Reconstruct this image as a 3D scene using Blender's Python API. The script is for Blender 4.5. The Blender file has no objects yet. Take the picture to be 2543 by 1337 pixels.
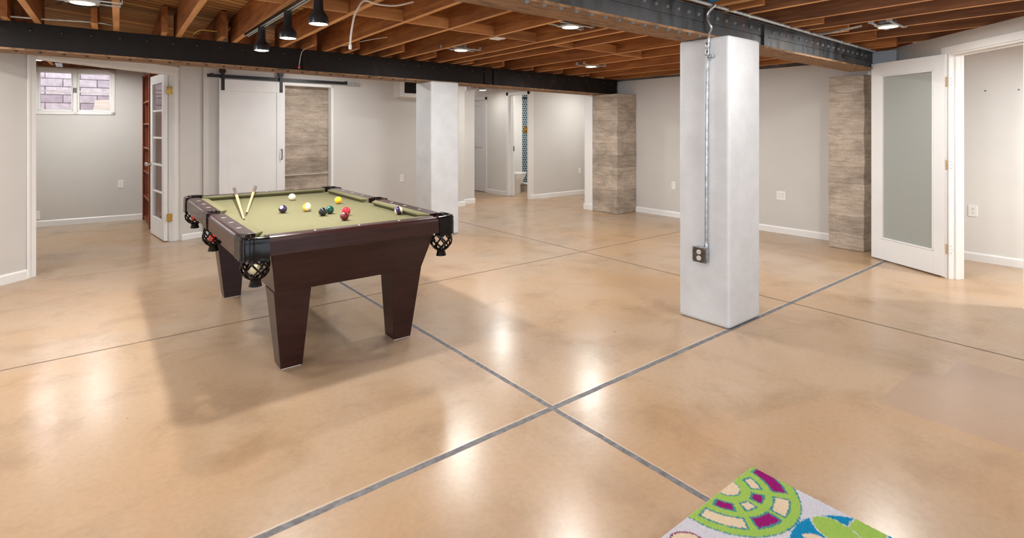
import bpy, bmesh, math, random
from mathutils import Vector, Matrix
random.seed(7)
C = bpy.context.scene.collection
PI = math.pi
def R(d): return math.radians(d)

# ------------------------------------------------------------------ helpers
def wm(o):
    return wm(o.parent) @ o.matrix_basis if o.parent else o.matrix_basis.copy()

class MB:
    """collects world-space verts/faces; build() links them as ONE mesh object"""
    def __init__(s): s.v = []; s.f = []; s.m = []; s.cur = 0
    def add(s, vs, fs, M=None):
        n = len(s.v)
        s.v += [(M @ Vector(p)) if M else Vector(p) for p in vs]
        s.f += [[n + i for i in f] for f in fs]; s.m += [s.cur] * len(fs)
        return s
    def box(s, a, b, M=None):
        (x0, y0, z0), (x1, y1, z1) = a, b
        x0, x1 = sorted((x0, x1)); y0, y1 = sorted((y0, y1)); z0, z1 = sorted((z0, z1))
        return s.hexa([(x0,y0,z0),(x1,y0,z0),(x1,y1,z0),(x0,y1,z0)], [(x0,y0,z1),(x1,y0,z1),(x1,y1,z1),(x0,y1,z1)], M)
    def hexa(s, lo, hi, M=None):
        return s.loft([lo, hi], M)
    def loft(s, rings, M=None, caps=True, closed=True):
        n = len(rings[0]); vs = [p for r in rings for p in r]; fs = []
        for k in range(len(rings) - 1):
            for i in range(n if closed else n - 1):
                j = (i + 1) % n
                fs.append([k*n+i, k*n+j, (k+1)*n+j, (k+1)*n+i])
        if caps:
            fs.append(list(range(n))[::-1]); fs.append([(len(rings)-1)*n+i for i in range(n)])
        return s.add(vs, fs, M)
    def prism(s, poly, z0, z1, M=None):
        return s.loft([[(x, y, z0) for x, y in poly], [(x, y, z1) for x, y in poly]], M)
    def extr(s, poly, vec, M=None):
        v = Vector(vec)
        return s.loft([[Vector(p) for p in poly], [Vector(p) + v for p in poly]], M)
    def lathe(s, prof, n=24, M=None, caps=True):
        return s.loft([[(r*math.cos(2*PI*i/n), r*math.sin(2*PI*i/n), z) for i in range(n)] for r, z in prof], M, caps)
    def tube(s, pts, r, n=8, caps=True, M=None):
        P = [Vector(p) for p in pts]; rings = []
        t0 = (P[1] - P[0]).normalized()
        up = Vector((0,0,1)) if abs(t0.z) < .9 else Vector((1,0,0))
        nrm = t0.cross(up).normalized()
        for i, p in enumerate(P):
            t = (P[min(i+1, len(P)-1)] - P[max(i-1, 0)]).normalized()
            nrm = (nrm - t * nrm.dot(t)).normalized(); b = t.cross(nrm)
            rr = r[i] if isinstance(r, (list, tuple)) else r
            rings.append([p + nrm*rr*math.cos(2*PI*k/n) + b*rr*math.sin(2*PI*k/n) for k in range(n)])
        return s.loft(rings, M, caps)
    def sphere(s, c, r, n=20, m=12, M=None, z0=-1., z1=1.):
        c = Vector(c); prof = []
        a0, a1 = math.asin(z0), math.asin(z1)
        for i in range(m + 1):
            a = a0 + (a1 - a0) * i / m
            prof.append((max(r*math.cos(a), 1e-5), r*math.sin(a)))
        T = Matrix.Translation(c)
        return s.lathe(prof, n, (M @ T) if M else T)
    def build(s, name, mat, parent=None, bevel=0., smooth=False, seg=2):
        me = bpy.data.meshes.new(name)
        inv = wm(parent).inverted() if parent else Matrix()
        me.from_pydata([tuple(inv @ p) for p in s.v], [], s.f)
        mats = mat if isinstance(mat, (list, tuple)) else [mat]
        for m in mats: me.materials.append(m)
        for p, k in zip(me.polygons, s.m): p.material_index = k
        bm = bmesh.new(); bm.from_mesh(me)
        bmesh.ops.recalc_face_normals(bm, faces=bm.faces[:]); bm.to_mesh(me); bm.free()
        if smooth:
            for p in me.polygons: p.use_smooth = True
            me.set_sharp_from_angle(angle=R(40))
        o = bpy.data.objects.new(name, me); C.objects.link(o)
        if parent: o.parent = parent
        if bevel:
            b = o.modifiers.new('bevel', 'BEVEL'); b.width = bevel; b.segments = seg; b.limit_method = 'ANGLE'; b.angle_limit = R(40)
        return o

def tag(o, label=None, cat=None, group=None, kind=None):
    if label: o['label'] = label
    if cat: o['category'] = cat
    if group: o['group'] = group
    if kind: o['kind'] = kind
    return o
def empty(name, loc, label=None, cat=None, group=None, rz=0., kind=None):
    o = bpy.data.objects.new(name, None); C.objects.link(o); o.empty_display_size = .05
    o.location = loc; o.rotation_euler = (0, 0, rz)
    return tag(o, label, cat, group, kind)
def copy_tree(o, parent=None):
    c = o.copy(); C.objects.link(c); c.parent = parent
    for ch in [x for x in bpy.data.objects if x.parent == o and x != c]: copy_tree(ch, c)
    return c
def struct(o, label, cat): return tag(o, label, cat, kind='structure')
ORD = ['first','second','third','fourth','fifth','sixth','seventh','eighth','ninth','tenth','eleventh','twelfth','thirteenth','fourteenth','fifteenth','sixteenth']
def frame(p0, deg, z=0.):
    """local frame: x along the wall, y to its left, z up"""
    return Matrix.Translation((p0[0], p0[1], z)) @ Matrix.Rotation(R(deg), 4, 'Z')
def smoothpts(pts, k=6):
    P = [Vector(p) for p in pts]; out = []
    for i in range(len(P) - 1):
        a, b, c, d = P[max(i-1,0)], P[i], P[i+1], P[min(i+2, len(P)-1)]
        for j in range(k):
            t = j / k
            out.append(.5*((2*b) + (c-a)*t + (2*a-5*b+4*c-d)*t*t + (3*b-a-3*c+d)*t**3))
    return out + [P[-1]]

# ------------------------------------------------------------------ materials
def S(r, g, b):
    f = lambda c: (c/12.92 if c <= .04045 else ((c+.055)/1.055)**2.4)
    return (f(r/255), f(g/255), f(b/255), 1)
def newmat(name):
    m = bpy.data.materials.new(name); m.use_nodes = True
    nt = m.node_tree; b = nt.nodes['Principled BSDF']
    return m, nt, b
def N(nt, t, **k):
    n = nt.nodes.new(t)
    for a, v in k.items(): setattr(n, a, v)
    return n
def coords(nt, scale, rot=(0,0,0), kind='Object', rnd=False):
    tc = N(nt, 'ShaderNodeTexCoord'); mp = N(nt, 'ShaderNodeMapping')
    mp.inputs['Scale'].default_value = scale; mp.inputs['Rotation'].default_value = rot
    nt.links.new(tc.outputs[kind], mp.inputs[0])
    if rnd:
        oi = N(nt, 'ShaderNodeObjectInfo'); mu = N(nt, 'ShaderNodeMath', operation='MULTIPLY'); mu.inputs[1].default_value = 37.
        nt.links.new(oi.outputs['Random'], mu.inputs[0]); nt.links.new(mu.outputs[0], mp.inputs['Location'])
    return mp.outputs[0]
def noise(nt, vec, scale, detail=4., rough=.55, dist=0.):
    n = N(nt, 'ShaderNodeTexNoise'); n.inputs['Scale'].default_value = scale; n.inputs['Detail'].default_value = detail
    n.inputs['Roughness'].default_value = rough; n.inputs['Distortion'].default_value = dist
    nt.links.new(vec, n.inputs['Vector']); return n.outputs['Fac']
def ramp(nt, fac, stops):
    r = N(nt, 'ShaderNodeValToRGB'); e = r.color_ramp.elements
    while len(e) < len(stops): e.new(.5)
    for x, (p, c) in zip(e, stops): x.position = p; x.color = c if len(c) == 4 else (*c, 1)
    nt.links.new(fac, r.inputs[0]); return r.outputs[0]
def mixc(nt, fac, a, b, mode='MIX'):
    m = N(nt, 'ShaderNodeMix', data_type='RGBA', blend_type=mode)
    for sock, v in ((m.inputs[0], fac), (m.inputs[6], a), (m.inputs[7], b)):
        if isinstance(v, (int, float)): sock.default_value = v
        elif isinstance(v, tuple): sock.default_value = v
        else: nt.links.new(v, sock)
    return m.outputs[2]
def math_(nt, op, a, b=None, c=None):
    m = N(nt, 'ShaderNodeMath', operation=op)
    for s, v in zip(m.inputs, (a, b, c)):
        if v is None: continue
        if isinstance(v, (int, float)): s.default_value = v
        else: nt.links.new(v, s)
    return m.outputs[0]
def bump(nt, b, h, strength, dist=.01):
    n = N(nt, 'ShaderNodeBump'); n.inputs['Strength'].default_value = strength; n.inputs['Distance'].default_value = dist
    nt.links.new(h, n.inputs['Height']); nt.links.new(n.outputs[0], b.inputs['Normal'])
def pm(name, c1, c2=None, scale=(1,1,1), ns=8., lo=.35, hi=.65, rough=.5, metal=0., bmp=0., bdist=.004, spec=None, coat=0., detail=4., rnd=False, bscale=None, dist=0.):
    """two-tone procedural material on stretched noise"""
    m, nt, b = newmat(name)
    v = coords(nt, scale, rnd=rnd); f = noise(nt, v, ns, detail, dist=dist)
    nt.links.new(ramp(nt, f, [(lo, c1), (hi, c2 or c1)]), b.inputs['Base Color'])
    b.inputs['Roughness'].default_value = rough; b.inputs['Metallic'].default_value = metal
    if spec is not None: b.inputs['Specular IOR Level'].default_value = spec
    if coat: b.inputs['Coat Weight'].default_value = coat; b.inputs['Coat Roughness'].default_value = .08
    if bmp:
        h = noise(nt, coords(nt, scale, rnd=rnd), bscale or ns * 2.5, 5.)
        bump(nt, b, h, bmp, bdist)
    return m
M = {}
M['wall'] = pm('greige_paint', S(205,202,197), S(208,205,200), ns=2., rough=.6, bmp=.12, bdist=.002, bscale=160.)
M['wallwhite'] = pm('white_wall_paint', S(222,220,215), S(226,224,220), ns=2., rough=.6, bmp=.1, bdist=.002, bscale=160.)
M['stucco'] = pm('white_stucco', S(202,205,208), S(211,214,217), ns=6., rough=.65, bmp=.35, bdist=.004, bscale=90.)
M['trim'] = pm('white_trim_paint', S(232,231,228), S(236,235,233), ns=3., rough=.35)
M['doorw'] = pm('white_door_paint', S(226,226,225), S(231,231,230), ns=3., rough=.4)
M['plate'] = pm('white_plastic', S(235,234,230), S(240,239,235), ns=3., rough=.3)
M['black'] = pm('matte_black_steel', S(24,25,28), S(32,33,36), ns=20., rough=.45)
M['blackgloss'] = pm('black_track_enamel', S(22,24,27), S(38,41,45), ns=10., rough=.3)
M['dark'] = pm('dark_void', S(14,11,10), S(22,18,16), ns=3., rough=.9)
M['galv'] = pm('galvanised_steel', S(150,156,160), S(205,210,212), ns=25., rough=.3, metal=.9)
M['galvp'] = pm('zinc_painted_steel', S(180,188,192), S(215,222,224), ns=25., rough=.35, metal=.5)
M['brass'] = pm('brass', S(190,150,70), S(225,190,110), ns=25., rough=.25, metal=1.)
M['hingew'] = pm('tan_hinge', S(190,165,130), S(205,180,148), ns=10., rough=.4)
M['chrome'] = pm('brushed_nickel', S(200,198,192), S(225,224,220), ns=15., rough=.2, metal=1.)
M['bookwood'] = pm('cherry_wood', S(110,48,24), S(146,70,36), scale=(14,14,1), ns=2., rough=.4, rnd=True)
M['leather'] = pm('black_leather', S(14,10,9), S(24,17,14), ns=30., rough=.14, spec=.2, bmp=.15, bdist=.001, bscale=200.)
M['mahog'] = pm('dark_mahogany', S(40,19,18), S(52,27,24), scale=(1.5,1.5,10), ns=4., rough=.3, spec=.3, coat=.06)
M['mahogrun'] = pm('dark_mahogany_grain', S(42,20,21), S(54,28,26), scale=(1,1,12), ns=4., rough=.25, spec=.4, coat=.15)
M['felt'] = pm('olive_felt', S(110,107,80), S(116,112,85), ns=60., rough=.95, spec=.1)
M['sight'] = pm('pearl_inlay', S(225,222,215), S(240,238,232), ns=60., rough=.3)
M['cuewood'] = pm('maple', S(212,176,120), S(228,194,140), scale=(8,8,1), ns=6., rough=.3, coat=.4)
M['cuebutt'] = pm('walnut_stain', S(84,56,46), S(112,78,64), scale=(8,8,1), ns=6., rough=.3, coat=.5)
M['cuetip'] = pm('dark_leather_tip', S(52,44,40), S(62,54,50), ns=40., rough=.8)
M['porcelain'] = pm('white_porcelain', S(238,236,232), S(242,240,236), ns=2., rough=.1, coat=.5)
M['cable'] = pm('white_cable', S(220,214,205), S(232,228,220), ns=20., rough=.5)
M['cabley'] = pm('yellow_cable', S(205,170,80), S(222,190,105), ns=20., rough=.5)
M['cableb'] = pm('dark_cable', S(50,42,36), S(70,60,52), ns=20., rough=.6)
M['pink'] = pm('pink_wire_nut', S(222,70,90), S(235,95,110), ns=20., rough=.4)
M['bluebox'] = pm('blue_plastic', S(40,110,160), S(55,130,180), ns=20., rough=.4)
M['boardgrey'] = pm('weathered_board', S(150,138,130), S(164,150,140), scale=(1,1,9), ns=4., rough=.8)
M['curb'] = pm('beige_stone', S(176,164,150), S(190,178,164), ns=8., rough=.4)
M['panelgrey'] = pm('blue_grey_paint', S(168,176,186), S(174,182,191), ns=3., rough=.5)
M['receptacle'] = pm('receptacle_face', S(215,214,208), S(222,220,215), ns=3., rough=.3)
M['slot'] = pm('slot_black', S(40,38,36), S(50,48,46), ns=3., rough=.6)
M['boxcover'] = pm('dark_steel_cover', S(92,86,82), S(112,106,100), ns=20., rough=.35, metal=.7)

def wood(name, ca, cb, cc, axis=1, rough=.75):
    m, nt, b = newmat(name)
    sc = [9, 9, 9]; sc[axis] = .7
    v = coords(nt, tuple(sc), rnd=True)
    f = noise(nt, v, 2.2, 6., .6, .6)
    col = ramp(nt, f, [(.25, ca), (.5, cb), (.75, cc)])
    blot = noise(nt, coords(nt, (1,1,1), rnd=True), 1.6, 3.)
    col = mixc(nt, ramp(nt, blot, [(.35, (.72,.70,.68,1)), (.7, (1.12,1.1,1.08,1))]), (0,0,0,1), col, 'MIX') if False else mixc(nt, 1., col, ramp(nt, blot, [(.3, (.75,.72,.70,1)), (.7, (1.1,1.08,1.06,1))]), 'MULTIPLY')
    oi = N(nt, 'ShaderNodeObjectInfo')
    col = mixc(nt, 1., col, ramp(nt, oi.outputs['Random'], [(0., (.84,.83,.82,1)), (1., (1.1,1.1,1.1,1))]), 'MULTIPLY')
    nt.links.new(col, b.inputs['Base Color']); b.inputs['Roughness'].default_value = rough
    bump(nt, b, f, .25, .004); return m
M['joist'] = wood('aged_fir', S(116,68,32), S(158,98,50), S(190,128,72))
M['joistdark'] = wood('dark_stained_fir', S(92,58,38), S(128,84,54), S(160,110,74))
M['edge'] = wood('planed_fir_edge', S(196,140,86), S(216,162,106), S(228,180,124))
M['block'] = wood('blocking_fir', S(150,98,55), S(186,128,76), S(210,158,104), axis=0)

def planks():
    m, nt, b = newmat('subfloor_boards')
    v = coords(nt, (1,1,1), (0,0,R(-26)))
    br = N(nt, 'ShaderNodeTexBrick'); br.offset = .37; br.inputs['Scale'].default_value = 1.
    br.inputs['Brick Width'].default_value = 2.6; br.inputs['Row Height'].default_value = .11; br.inputs['Mortar Size'].default_value = .009
    br.inputs['Color1'].default_value = S(214,168,108); br.inputs['Color2'].default_value = S(150,108,64); br.inputs['Mortar'].default_value = S(48,30,18)
    nt.links.new(v, br.inputs['Vector'])
    f = noise(nt, coords(nt, (1.,7,1), (0,0,R(-26))), 3., 6., .6, .5)
    col = mixc(nt, 1., br.outputs['Color'], ramp(nt, f, [(.3, (.86,.84,.82,1)), (.7, (1.05,1.04,1.03,1))]), 'MULTIPLY')
    nt.links.new(col, b.inputs['Base Color']); b.inputs['Roughness'].default_value = .8
    bump(nt, b, math_(nt, 'SUBTRACT', f, br.outputs['Fac']), .3, .006); return m
M['planks'] = planks()

def steel(name, dark, mid, rust, lo, rough, spec):
    m, nt, b = newmat(name)
    v = coords(nt, (1,1,1)); f = noise(nt, v, 3., 6., .65, .5); g = noise(nt, coords(nt, (3,3,.7)), 4., 5., .6)
    col = mixc(nt, ramp(nt, f, [(lo, (0,0,0,1)), (lo + .16, (1,1,1,1))]), ramp(nt, g, [(.35, dark), (.65, mid)]), rust)
    nt.links.new(col, b.inputs['Base Color'])
    nt.links.new(ramp(nt, g, [(.3, (rough,)*3), (.7, (min(rough + .2, 1),)*3)]), b.inputs['Roughness'])
    b.inputs['Specular IOR Level'].default_value = spec
    bump(nt, b, noise(nt, v, 40., 4.), .25, .003); return m
M['steel_dark'] = steel('blackened_steel', S(17,13,11), S(32,24,20), S(52,38,29), .58, .5, .25)
M['steel_blue'] = steel('patinated_steel', S(27,29,32), S(70,75,79), S(88,66,52), .53, .45, .5)
def rustbottom():
    m, nt, b = newmat('rusty_flange')
    f = noise(nt, coords(nt, (2,12,4)), 3.2, 7., .7, 1.2)
    nt.links.new(ramp(nt, f, [(.3, S(50,37,29)), (.45, S(122,92,66)), (.6, S(156,122,88)), (.78, S(100,74,52))]), b.inputs['Base Color'])
    b.inputs['Roughness'].default_value = .8; bump(nt, b, f, .4, .006); return m
M['rust'] = rustbottom()
M['rivet_blue'] = pm('worn_rivet_steel', S(88,94,98), S(118,124,128), ns=40., rough=.45)
M['rivet_dark'] = pm('dark_rivet_steel', S(34,27,23), S(52,42,35), ns=40., rough=.5)

def concrete(name, z_rows):
    m, nt, b = newmat(name)
    tc = N(nt, 'ShaderNodeTexCoord'); sx = N(nt, 'ShaderNodeSeparateXYZ'); nt.links.new(tc.outputs['Object'], sx.inputs[0])
    row = math_(nt, 'FLOOR', math_(nt, 'DIVIDE', sx.outputs['Z'], z_rows))
    wn = N(nt, 'ShaderNodeTexWhiteNoise', noise_dimensions='1D'); nt.links.new(row, wn.inputs['W'])
    fr = math_(nt, 'FRACT', math_(nt, 'DIVIDE', sx.outputs['Z'], z_rows))
    wob = noise(nt, coords(nt, (3,3,3)), 3., 4.)
    edge = math_(nt, 'LESS_THAN', math_(nt, 'ADD', fr, math_(nt, 'MULTIPLY', wob, .03)), .035)
    grain = noise(nt, coords(nt, (1.6,1.6,8)), 2.6, 7., .7, .8)
    big = noise(nt, coords(nt, (1,1,1.6)), 2.6, 5., .6)
    fine = noise(nt, coords(nt, (1,1,1)), 55., 3.)
    col = ramp(nt, grain, [(.25, S(144,130,115)), (.5, S(178,165,150)), (.75, S(202,190,176))])
    col = mixc(nt, 1., col, ramp(nt, big, [(.3, (.66,.64,.62,1)), (.55, (1,.99,.98,1)), (.75, (1.14,1.12,1.1,1))]), 'MULTIPLY')
    col = mixc(nt, 1., col, ramp(nt, wn.outputs[0], [(0., (.84,.83,.82,1)), (1., (1.1,1.1,1.1,1))]), 'MULTIPLY')
    col = mixc(nt, 1., col, ramp(nt, fine, [(.3, (.8,.79,.78,1)), (.45, (1,1,1,1))]), 'MULTIPLY')
    col = mixc(nt, math_(nt, 'MULTIPLY', edge, .6), col, S(92,76,62))
    nt.links.new(col, b.inputs['Base Color']); b.inputs['Roughness'].default_value = .85
    h = math_(nt, 'ADD', math_(nt, 'MULTIPLY', grain, .6), math_(nt, 'SUBTRACT', math_(nt, 'MULTIPLY', fine, .4), edge))
    bump(nt, b, h, .5, .006); return m
M['concrete'] = concrete('board_formed_concrete', .185)

def floor_mat():
    m, nt, b = newmat('stained_concrete_floor')
    tc = N(nt, 'ShaderNodeTexCoord'); sx = N(nt, 'ShaderNodeSeparateXYZ'); nt.links.new(tc.outputs['Object'], sx.inputs[0])
    X, Y = sx.outputs['X'], sx.outputs['Y']
    big = noise(nt, coords(nt, (1,1,1)), .55, 4., .55, .6)
    mid = noise(nt, coords(nt, (1,1,1)), 2.6, 6., .62, .4)
    fine = noise(nt, coords(nt, (1,1,1)), 42., 4., .6)
    col = ramp(nt, big, [(.28, S(177,157,137)), (.5, S(173,147,119)), (.7, S(176,140,102))])
    col = mixc(nt, 1., col, ramp(nt, mid, [(.26, (.78,.75,.72,1)), (.5, (1,1,1,1)), (.76, (1.05,1.05,1.07,1))]), 'MULTIPLY')
    col = mixc(nt, 1., col, ramp(nt, fine, [(.25, (.93,.92,.91,1)), (.6, (1.02,1.02,1.02,1))]), 'MULTIPLY')
    spk = N(nt, 'ShaderNodeTexVoronoi'); spk.inputs['Scale'].default_value = 5.; nt.links.new(coords(nt, (1,1,1)), spk.inputs['Vector'])
    sp2 = N(nt, 'ShaderNodeSeparateColor'); nt.links.new(spk.outputs['Color'], sp2.inputs[0])
    dot = math_(nt, 'MULTIPLY', math_(nt, 'LESS_THAN', spk.outputs['Distance'], math_(nt, 'MULTIPLY', sp2.outputs[1], .05)), math_(nt, 'GREATER_THAN', sp2.outputs[0], .55))
    col = mixc(nt, math_(nt, 'MULTIPLY', dot, .55), col, S(96,68,44))
    # a greyer repaired patch by the doorway
    def band(v, lo, hi, s=.012):
        a = math_(nt, 'SMOOTH_MIN', 1., 1., 0.) if False else math_(nt, 'MULTIPLY', math_(nt, 'GREATER_THAN', v, lo), math_(nt, 'LESS_THAN', v, hi))
        return a
    wob = math_(nt, 'MULTIPLY', math_(nt, 'SUBTRACT', noise(nt, coords(nt, (1,1,1)), 6., 4.), .5), .05)
    Xw = math_(nt, 'ADD', X, wob); Yw = math_(nt, 'ADD', Y, wob)
    patch = math_(nt, 'MAXIMUM', math_(nt, 'MULTIPLY', band(Xw, 3.09, 3.70), band(Yw, -.6, .955)), math_(nt, 'MULTIPLY', band(Xw, 3.09, 4.0), band(Yw, -.6, .83)))
    col = mixc(nt, math_(nt, 'MULTIPLY', patch, .6), col, S(160,136,120))
    # joints
    wob2 = math_(nt, 'MULTIPLY', math_(nt, 'SUBTRACT', noise(nt, coords(nt, (1,1,1)), 9., 4.), .5), .008)
    def line(v, c, w, lo=None, hi=None, other=None):
        d = math_(nt, 'ABSOLUTE', math_(nt, 'ADD', math_(nt, 'SUBTRACT', v, c), wob2))
        a = math_(nt, 'LESS_THAN', d, w)
        if lo is not None: a = math_(nt, 'MULTIPLY', a, math_(nt, 'MULTIPLY', math_(nt, 'GREATER_THAN', other, lo), math_(nt, 'LESS_THAN', other, hi)))
        return a
    wide = math_(nt, 'MAXIMUM', line(Y, 1.92, .016, -9, 6.45, X), line(X, 1.79, .014, -9, 4.75, Y))
    rim = math_(nt, 'MAXIMUM', line(Y, 1.94, .006, -9, 6.45, X), line(X, 1.807, .004, -9, 4.75, Y))
    thin = math_(nt, 'MAXIMUM', line(X, 4.315, .0085, -9, 6.9, Y), line(Y, 4.15, .008, -2, 7.0, X))
    hair = math_(nt, 'MAXIMUM', line(Y, 6.36, .006, -.3, 6.6, X), math_(nt, 'MAXIMUM', line(X, 1.79, .005, 4.75, 6.36, Y), line(X, 6.84, .005, 1.9, 5.4, Y)))
    col = mixc(nt, math_(nt, 'MULTIPLY', rim, .35), col, S(206,196,184))
    grey = ramp(nt, noise(nt, coords(nt, (1,1,1)), 30., 4.), [(.3, S(82,81,83)), (.7, S(122,121,123))])
    col = mixc(nt, wide, col, grey)
    col = mixc(nt, math_(nt, 'MULTIPLY', thin, .85), col, S(92,76,62))
    col = mixc(nt, math_(nt, 'MULTIPLY', hair, .5), col, S(120,92,66))
    nt.links.new(col, b.inputs['Base Color'])
    allj = math_(nt, 'MAXIMUM', wide, thin)
    rg = math_(nt, 'ADD', math_(nt, 'MULTIPLY', big, .1), math_(nt, 'ADD', .2, math_(nt, 'MULTIPLY', allj, .4)))
    nt.links.new(rg, b.inputs['Roughness'])
    b.inputs['Specular IOR Level'].default_value = .5
    h = math_(nt, 'SUBTRACT', math_(nt, 'MULTIPLY', noise(nt, coords(nt, (1,1,1)), 16., 5., .6), 1.), math_(nt, 'MULTIPLY', allj, 3.))
    bump(nt, b, h, .12, .004); return m
M['floor'] = floor_mat()

def brick():
    m, nt, b = newmat('red_brick')
    tc = N(nt, 'ShaderNodeTexCoord'); sx = N(nt, 'ShaderNodeSeparateXYZ'); cx = N(nt, 'ShaderNodeCombineXYZ')
    nt.links.new(tc.outputs['Object'], sx.inputs[0]); nt.links.new(sx.outputs['X'], cx.inputs[0]); nt.links.new(sx.outputs['Z'], cx.inputs[1])
    br = N(nt, 'ShaderNodeTexBrick'); br.inputs['Scale'].default_value = 1.; br.inputs['Brick Width'].default_value = .42; br.inputs['Row Height'].default_value = .125
    br.inputs['Mortar Size'].default_value = .007; br.inputs['Color1'].default_value = S(170,158,162); br.inputs['Color2'].default_value = S(142,128,136); br.inputs['Mortar'].default_value = S(96,88,88)
    nt.links.new(cx.outputs[0], br.inputs['Vector'])
    f = noise(nt, coords(nt, (1,1,1)), 14., 5.)
    nt.links.new(mixc(nt, 1., br.outputs['Color'], ramp(nt, f, [(.3, (.8,.8,.82,1)), (.7, (1.15,1.15,1.15,1))]), 'MULTIPLY'), b.inputs['Base Color'])
    b.inputs['Roughness'].default_value = .9; bump(nt, b, math_(nt, 'SUBTRACT', f, math_(nt, 'MULTIPLY', br.outputs['Fac'], 2.)), .5, .01); return m
M['brick'] = brick()
def tile():
    m, nt, b = newmat('patterned_tile')
    v = coords(nt, (22,22,22), (R(90),0,0))
    ch = N(nt, 'ShaderNodeTexVoronoi'); ch.feature = 'DISTANCE_TO_EDGE'; ch.inputs['Scale'].default_value = 1.; ch.inputs['Randomness'].default_value = 0.
    tc = N(nt, 'ShaderNodeTexCoord'); sx = N(nt, 'ShaderNodeSeparateXYZ'); nt.links.new(tc.outputs['Object'], sx.inputs[0])
    cx = N(nt, 'ShaderNodeCombineXYZ'); row = math_(nt, 'DIVIDE', sx.outputs['Z'], .05)
    nt.links.new(math_(nt, 'ADD', math_(nt, 'DIVIDE', sx.outputs['X'], .06), math_(nt, 'MULTIPLY', row, .5)), cx.inputs[0]); nt.links.new(row, cx.inputs[1])
    nt.links.new(cx.outputs[0], ch.inputs['Vector'])
    nt.links.new(ramp(nt, ch.outputs['Distance'], [(.0, S(170,184,188)), (.14, S(140,162,168)), (.18, S(52,68,78)), (.34, S(38,50,60))]), b.inputs['Base Color'])
    b.inputs['Roughness'].default_value = .25; return m
M['tile'] = tile()
def glass(name, rough, tint, alpha=None):
    m, nt, b = newmat(name)
    b.inputs['Base Color'].default_value = tint; b.inputs['Roughness'].default_value = rough
    b.inputs['Transmission Weight'].default_value = 1.; b.inputs['IOR'].default_value = 1.1 if rough < .05 else 1.3
    return m
M['glass'] = glass('clear_glass', 0., (.97,.98,.98,1))
def frosted():
    m, nt, b = newmat('frosted_glass')
    f = noise(nt, coords(nt, (1,1,1)), 180., 2.)
    nt.links.new(ramp(nt, f, [(.3, S(170,174,168)), (.7, S(176,180,174))]), b.inputs['Base Color'])
    b.inputs['Roughness'].default_value = .38; b.inputs['Transmission Weight'].default_value = .2; b.inputs['IOR'].default_value = 1.35
    return m
M['frost'] = frosted()
def emit(name, col, st):
    m, nt, b = newmat(name)
    v = noise(nt, coords(nt, (1,1,1)), 5., 1.)
    nt.links.new(ramp(nt, v, [(0., col), (1., col)]), b.inputs['Base Color'])
    b.inputs['Emission Color'].default_value = col; b.inputs['Emission Strength'].default_value = st
    return m
M['led'] = emit('led_diffuser', (1., .93, .82, 1), 30.)
M['bulb'] = emit('lamp_face', (1., .95, .88, 1), 30.)

def ballmat(name, base, stripe=False):
    m, nt, b = newmat(name)
    tc = N(nt, 'ShaderNodeTexCoord'); sx = N(nt, 'ShaderNodeSeparateXYZ'); nt.links.new(tc.outputs['Object'], sx.inputs[0])
    f = noise(nt, coords(nt, (1,1,1)), 30., 2.)
    col = ramp(nt, f, [(.3, base), (.7, tuple(min(c*1.08, 1) for c in base[:3]) + (1,))])
    if stripe:
        col = mixc(nt, math_(nt, 'LESS_THAN', math_(nt, 'ABSOLUTE', sx.outputs['Z']), .0145), S(238,226,188), col)
    nt.links.new(col, b.inputs['Base Color']); b.inputs['Roughness'].default_value = .06; b.inputs['Coat Weight'].default_value = .6
    b.inputs['Coat Roughness'].default_value = .03; return m

# ------------------------------------------------------------------ room shell
def jz(x): return 2.225 - .0085 * x          # underside of the joists / top of the beams
struct(MB().box((-4.6,-3.4,-.12), (9.2,10.6,0.)).build('floor', M['floor']), 'polished tan stained concrete floor with grey control joints', 'floor')
struct(MB().box((-4.6,-3.4,2.465), (9.2,10.02,2.5)).build('ceiling', M['planks']), 'brown board subfloor seen between the joists overhead', 'ceiling')

def wall(name, p0, deg, s0, s1, z0, z1, th, mat, label, holes=()):
    """wall face along local x (s), body on local +y; holes = (s0,s1,z0,z1)"""
    T = frame(p0, deg); m = MB()
    ss = sorted({s0, s1, *[h[0] for h in holes], *[h[1] for h in holes]})
    for a, b in zip(ss, ss[1:]):
        cuts = sorted([(h[2], h[3]) for h in holes if h[0] < (a+b)/2 < h[1]])
        z = z0
        for lo, hi in cuts:
            if lo > z + 1e-4: m.box((a,0,z), (b,th,lo), T)
            z = max(z, hi)
        if z < z1 - 1e-4: m.box((a,0,z), (b,th,z1), T)
    return struct(m.build(name, mat), label, 'wall')
def base(name, p0, deg, s0, s1, label, h=.085, th=.014):
    T = frame(p0, deg)
    return struct(MB().extr([(s0,0,0),(s0,-th,0),(s0,-th,h-.012),(s0,-th*.45,h),(s0,0,h)], (s1-s0,0,0), T if False else None).build(name, M['trim']) if False else
                  MB().loft([[(s,0,0),(s,-th,0),(s,-th,h-.014),(s,-th*.4,h),(s,0,h)] for s in (s0, s1)], T).build(name, M['trim']), label, 'baseboard')

# far wall behind the two white columns (X = 7.08), body on +X : run along -Y so that +y local is +X
wall('wall_back', (7.08, 6.1), -90, -.2, 3.9, 0, 2.145, .06, M['wall'], 'greige wall between the two bare concrete piers')
base('baseboard_back', (7.08, 5.6), -90, 0., 3.035, 'white baseboard along the greige wall between the concrete piers')
wall('wall_outer', (7.24, 6.35), -90, 0, 9.7, 0, 2.465, .1, M['concrete'], 'dark foundation wall above and behind the greige back wall')
wall('wall_side', (7.15, 1.95), -90, 0, 5.3, 0, 2.4, .08, M['wallwhite'], 'bright white wall of the room beyond the right-hand doorway')
base('baseboard_side', (7.15, 1.95), -90, 0, 5.3, 'white baseboard in the room beyond the right-hand doorway')
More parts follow.
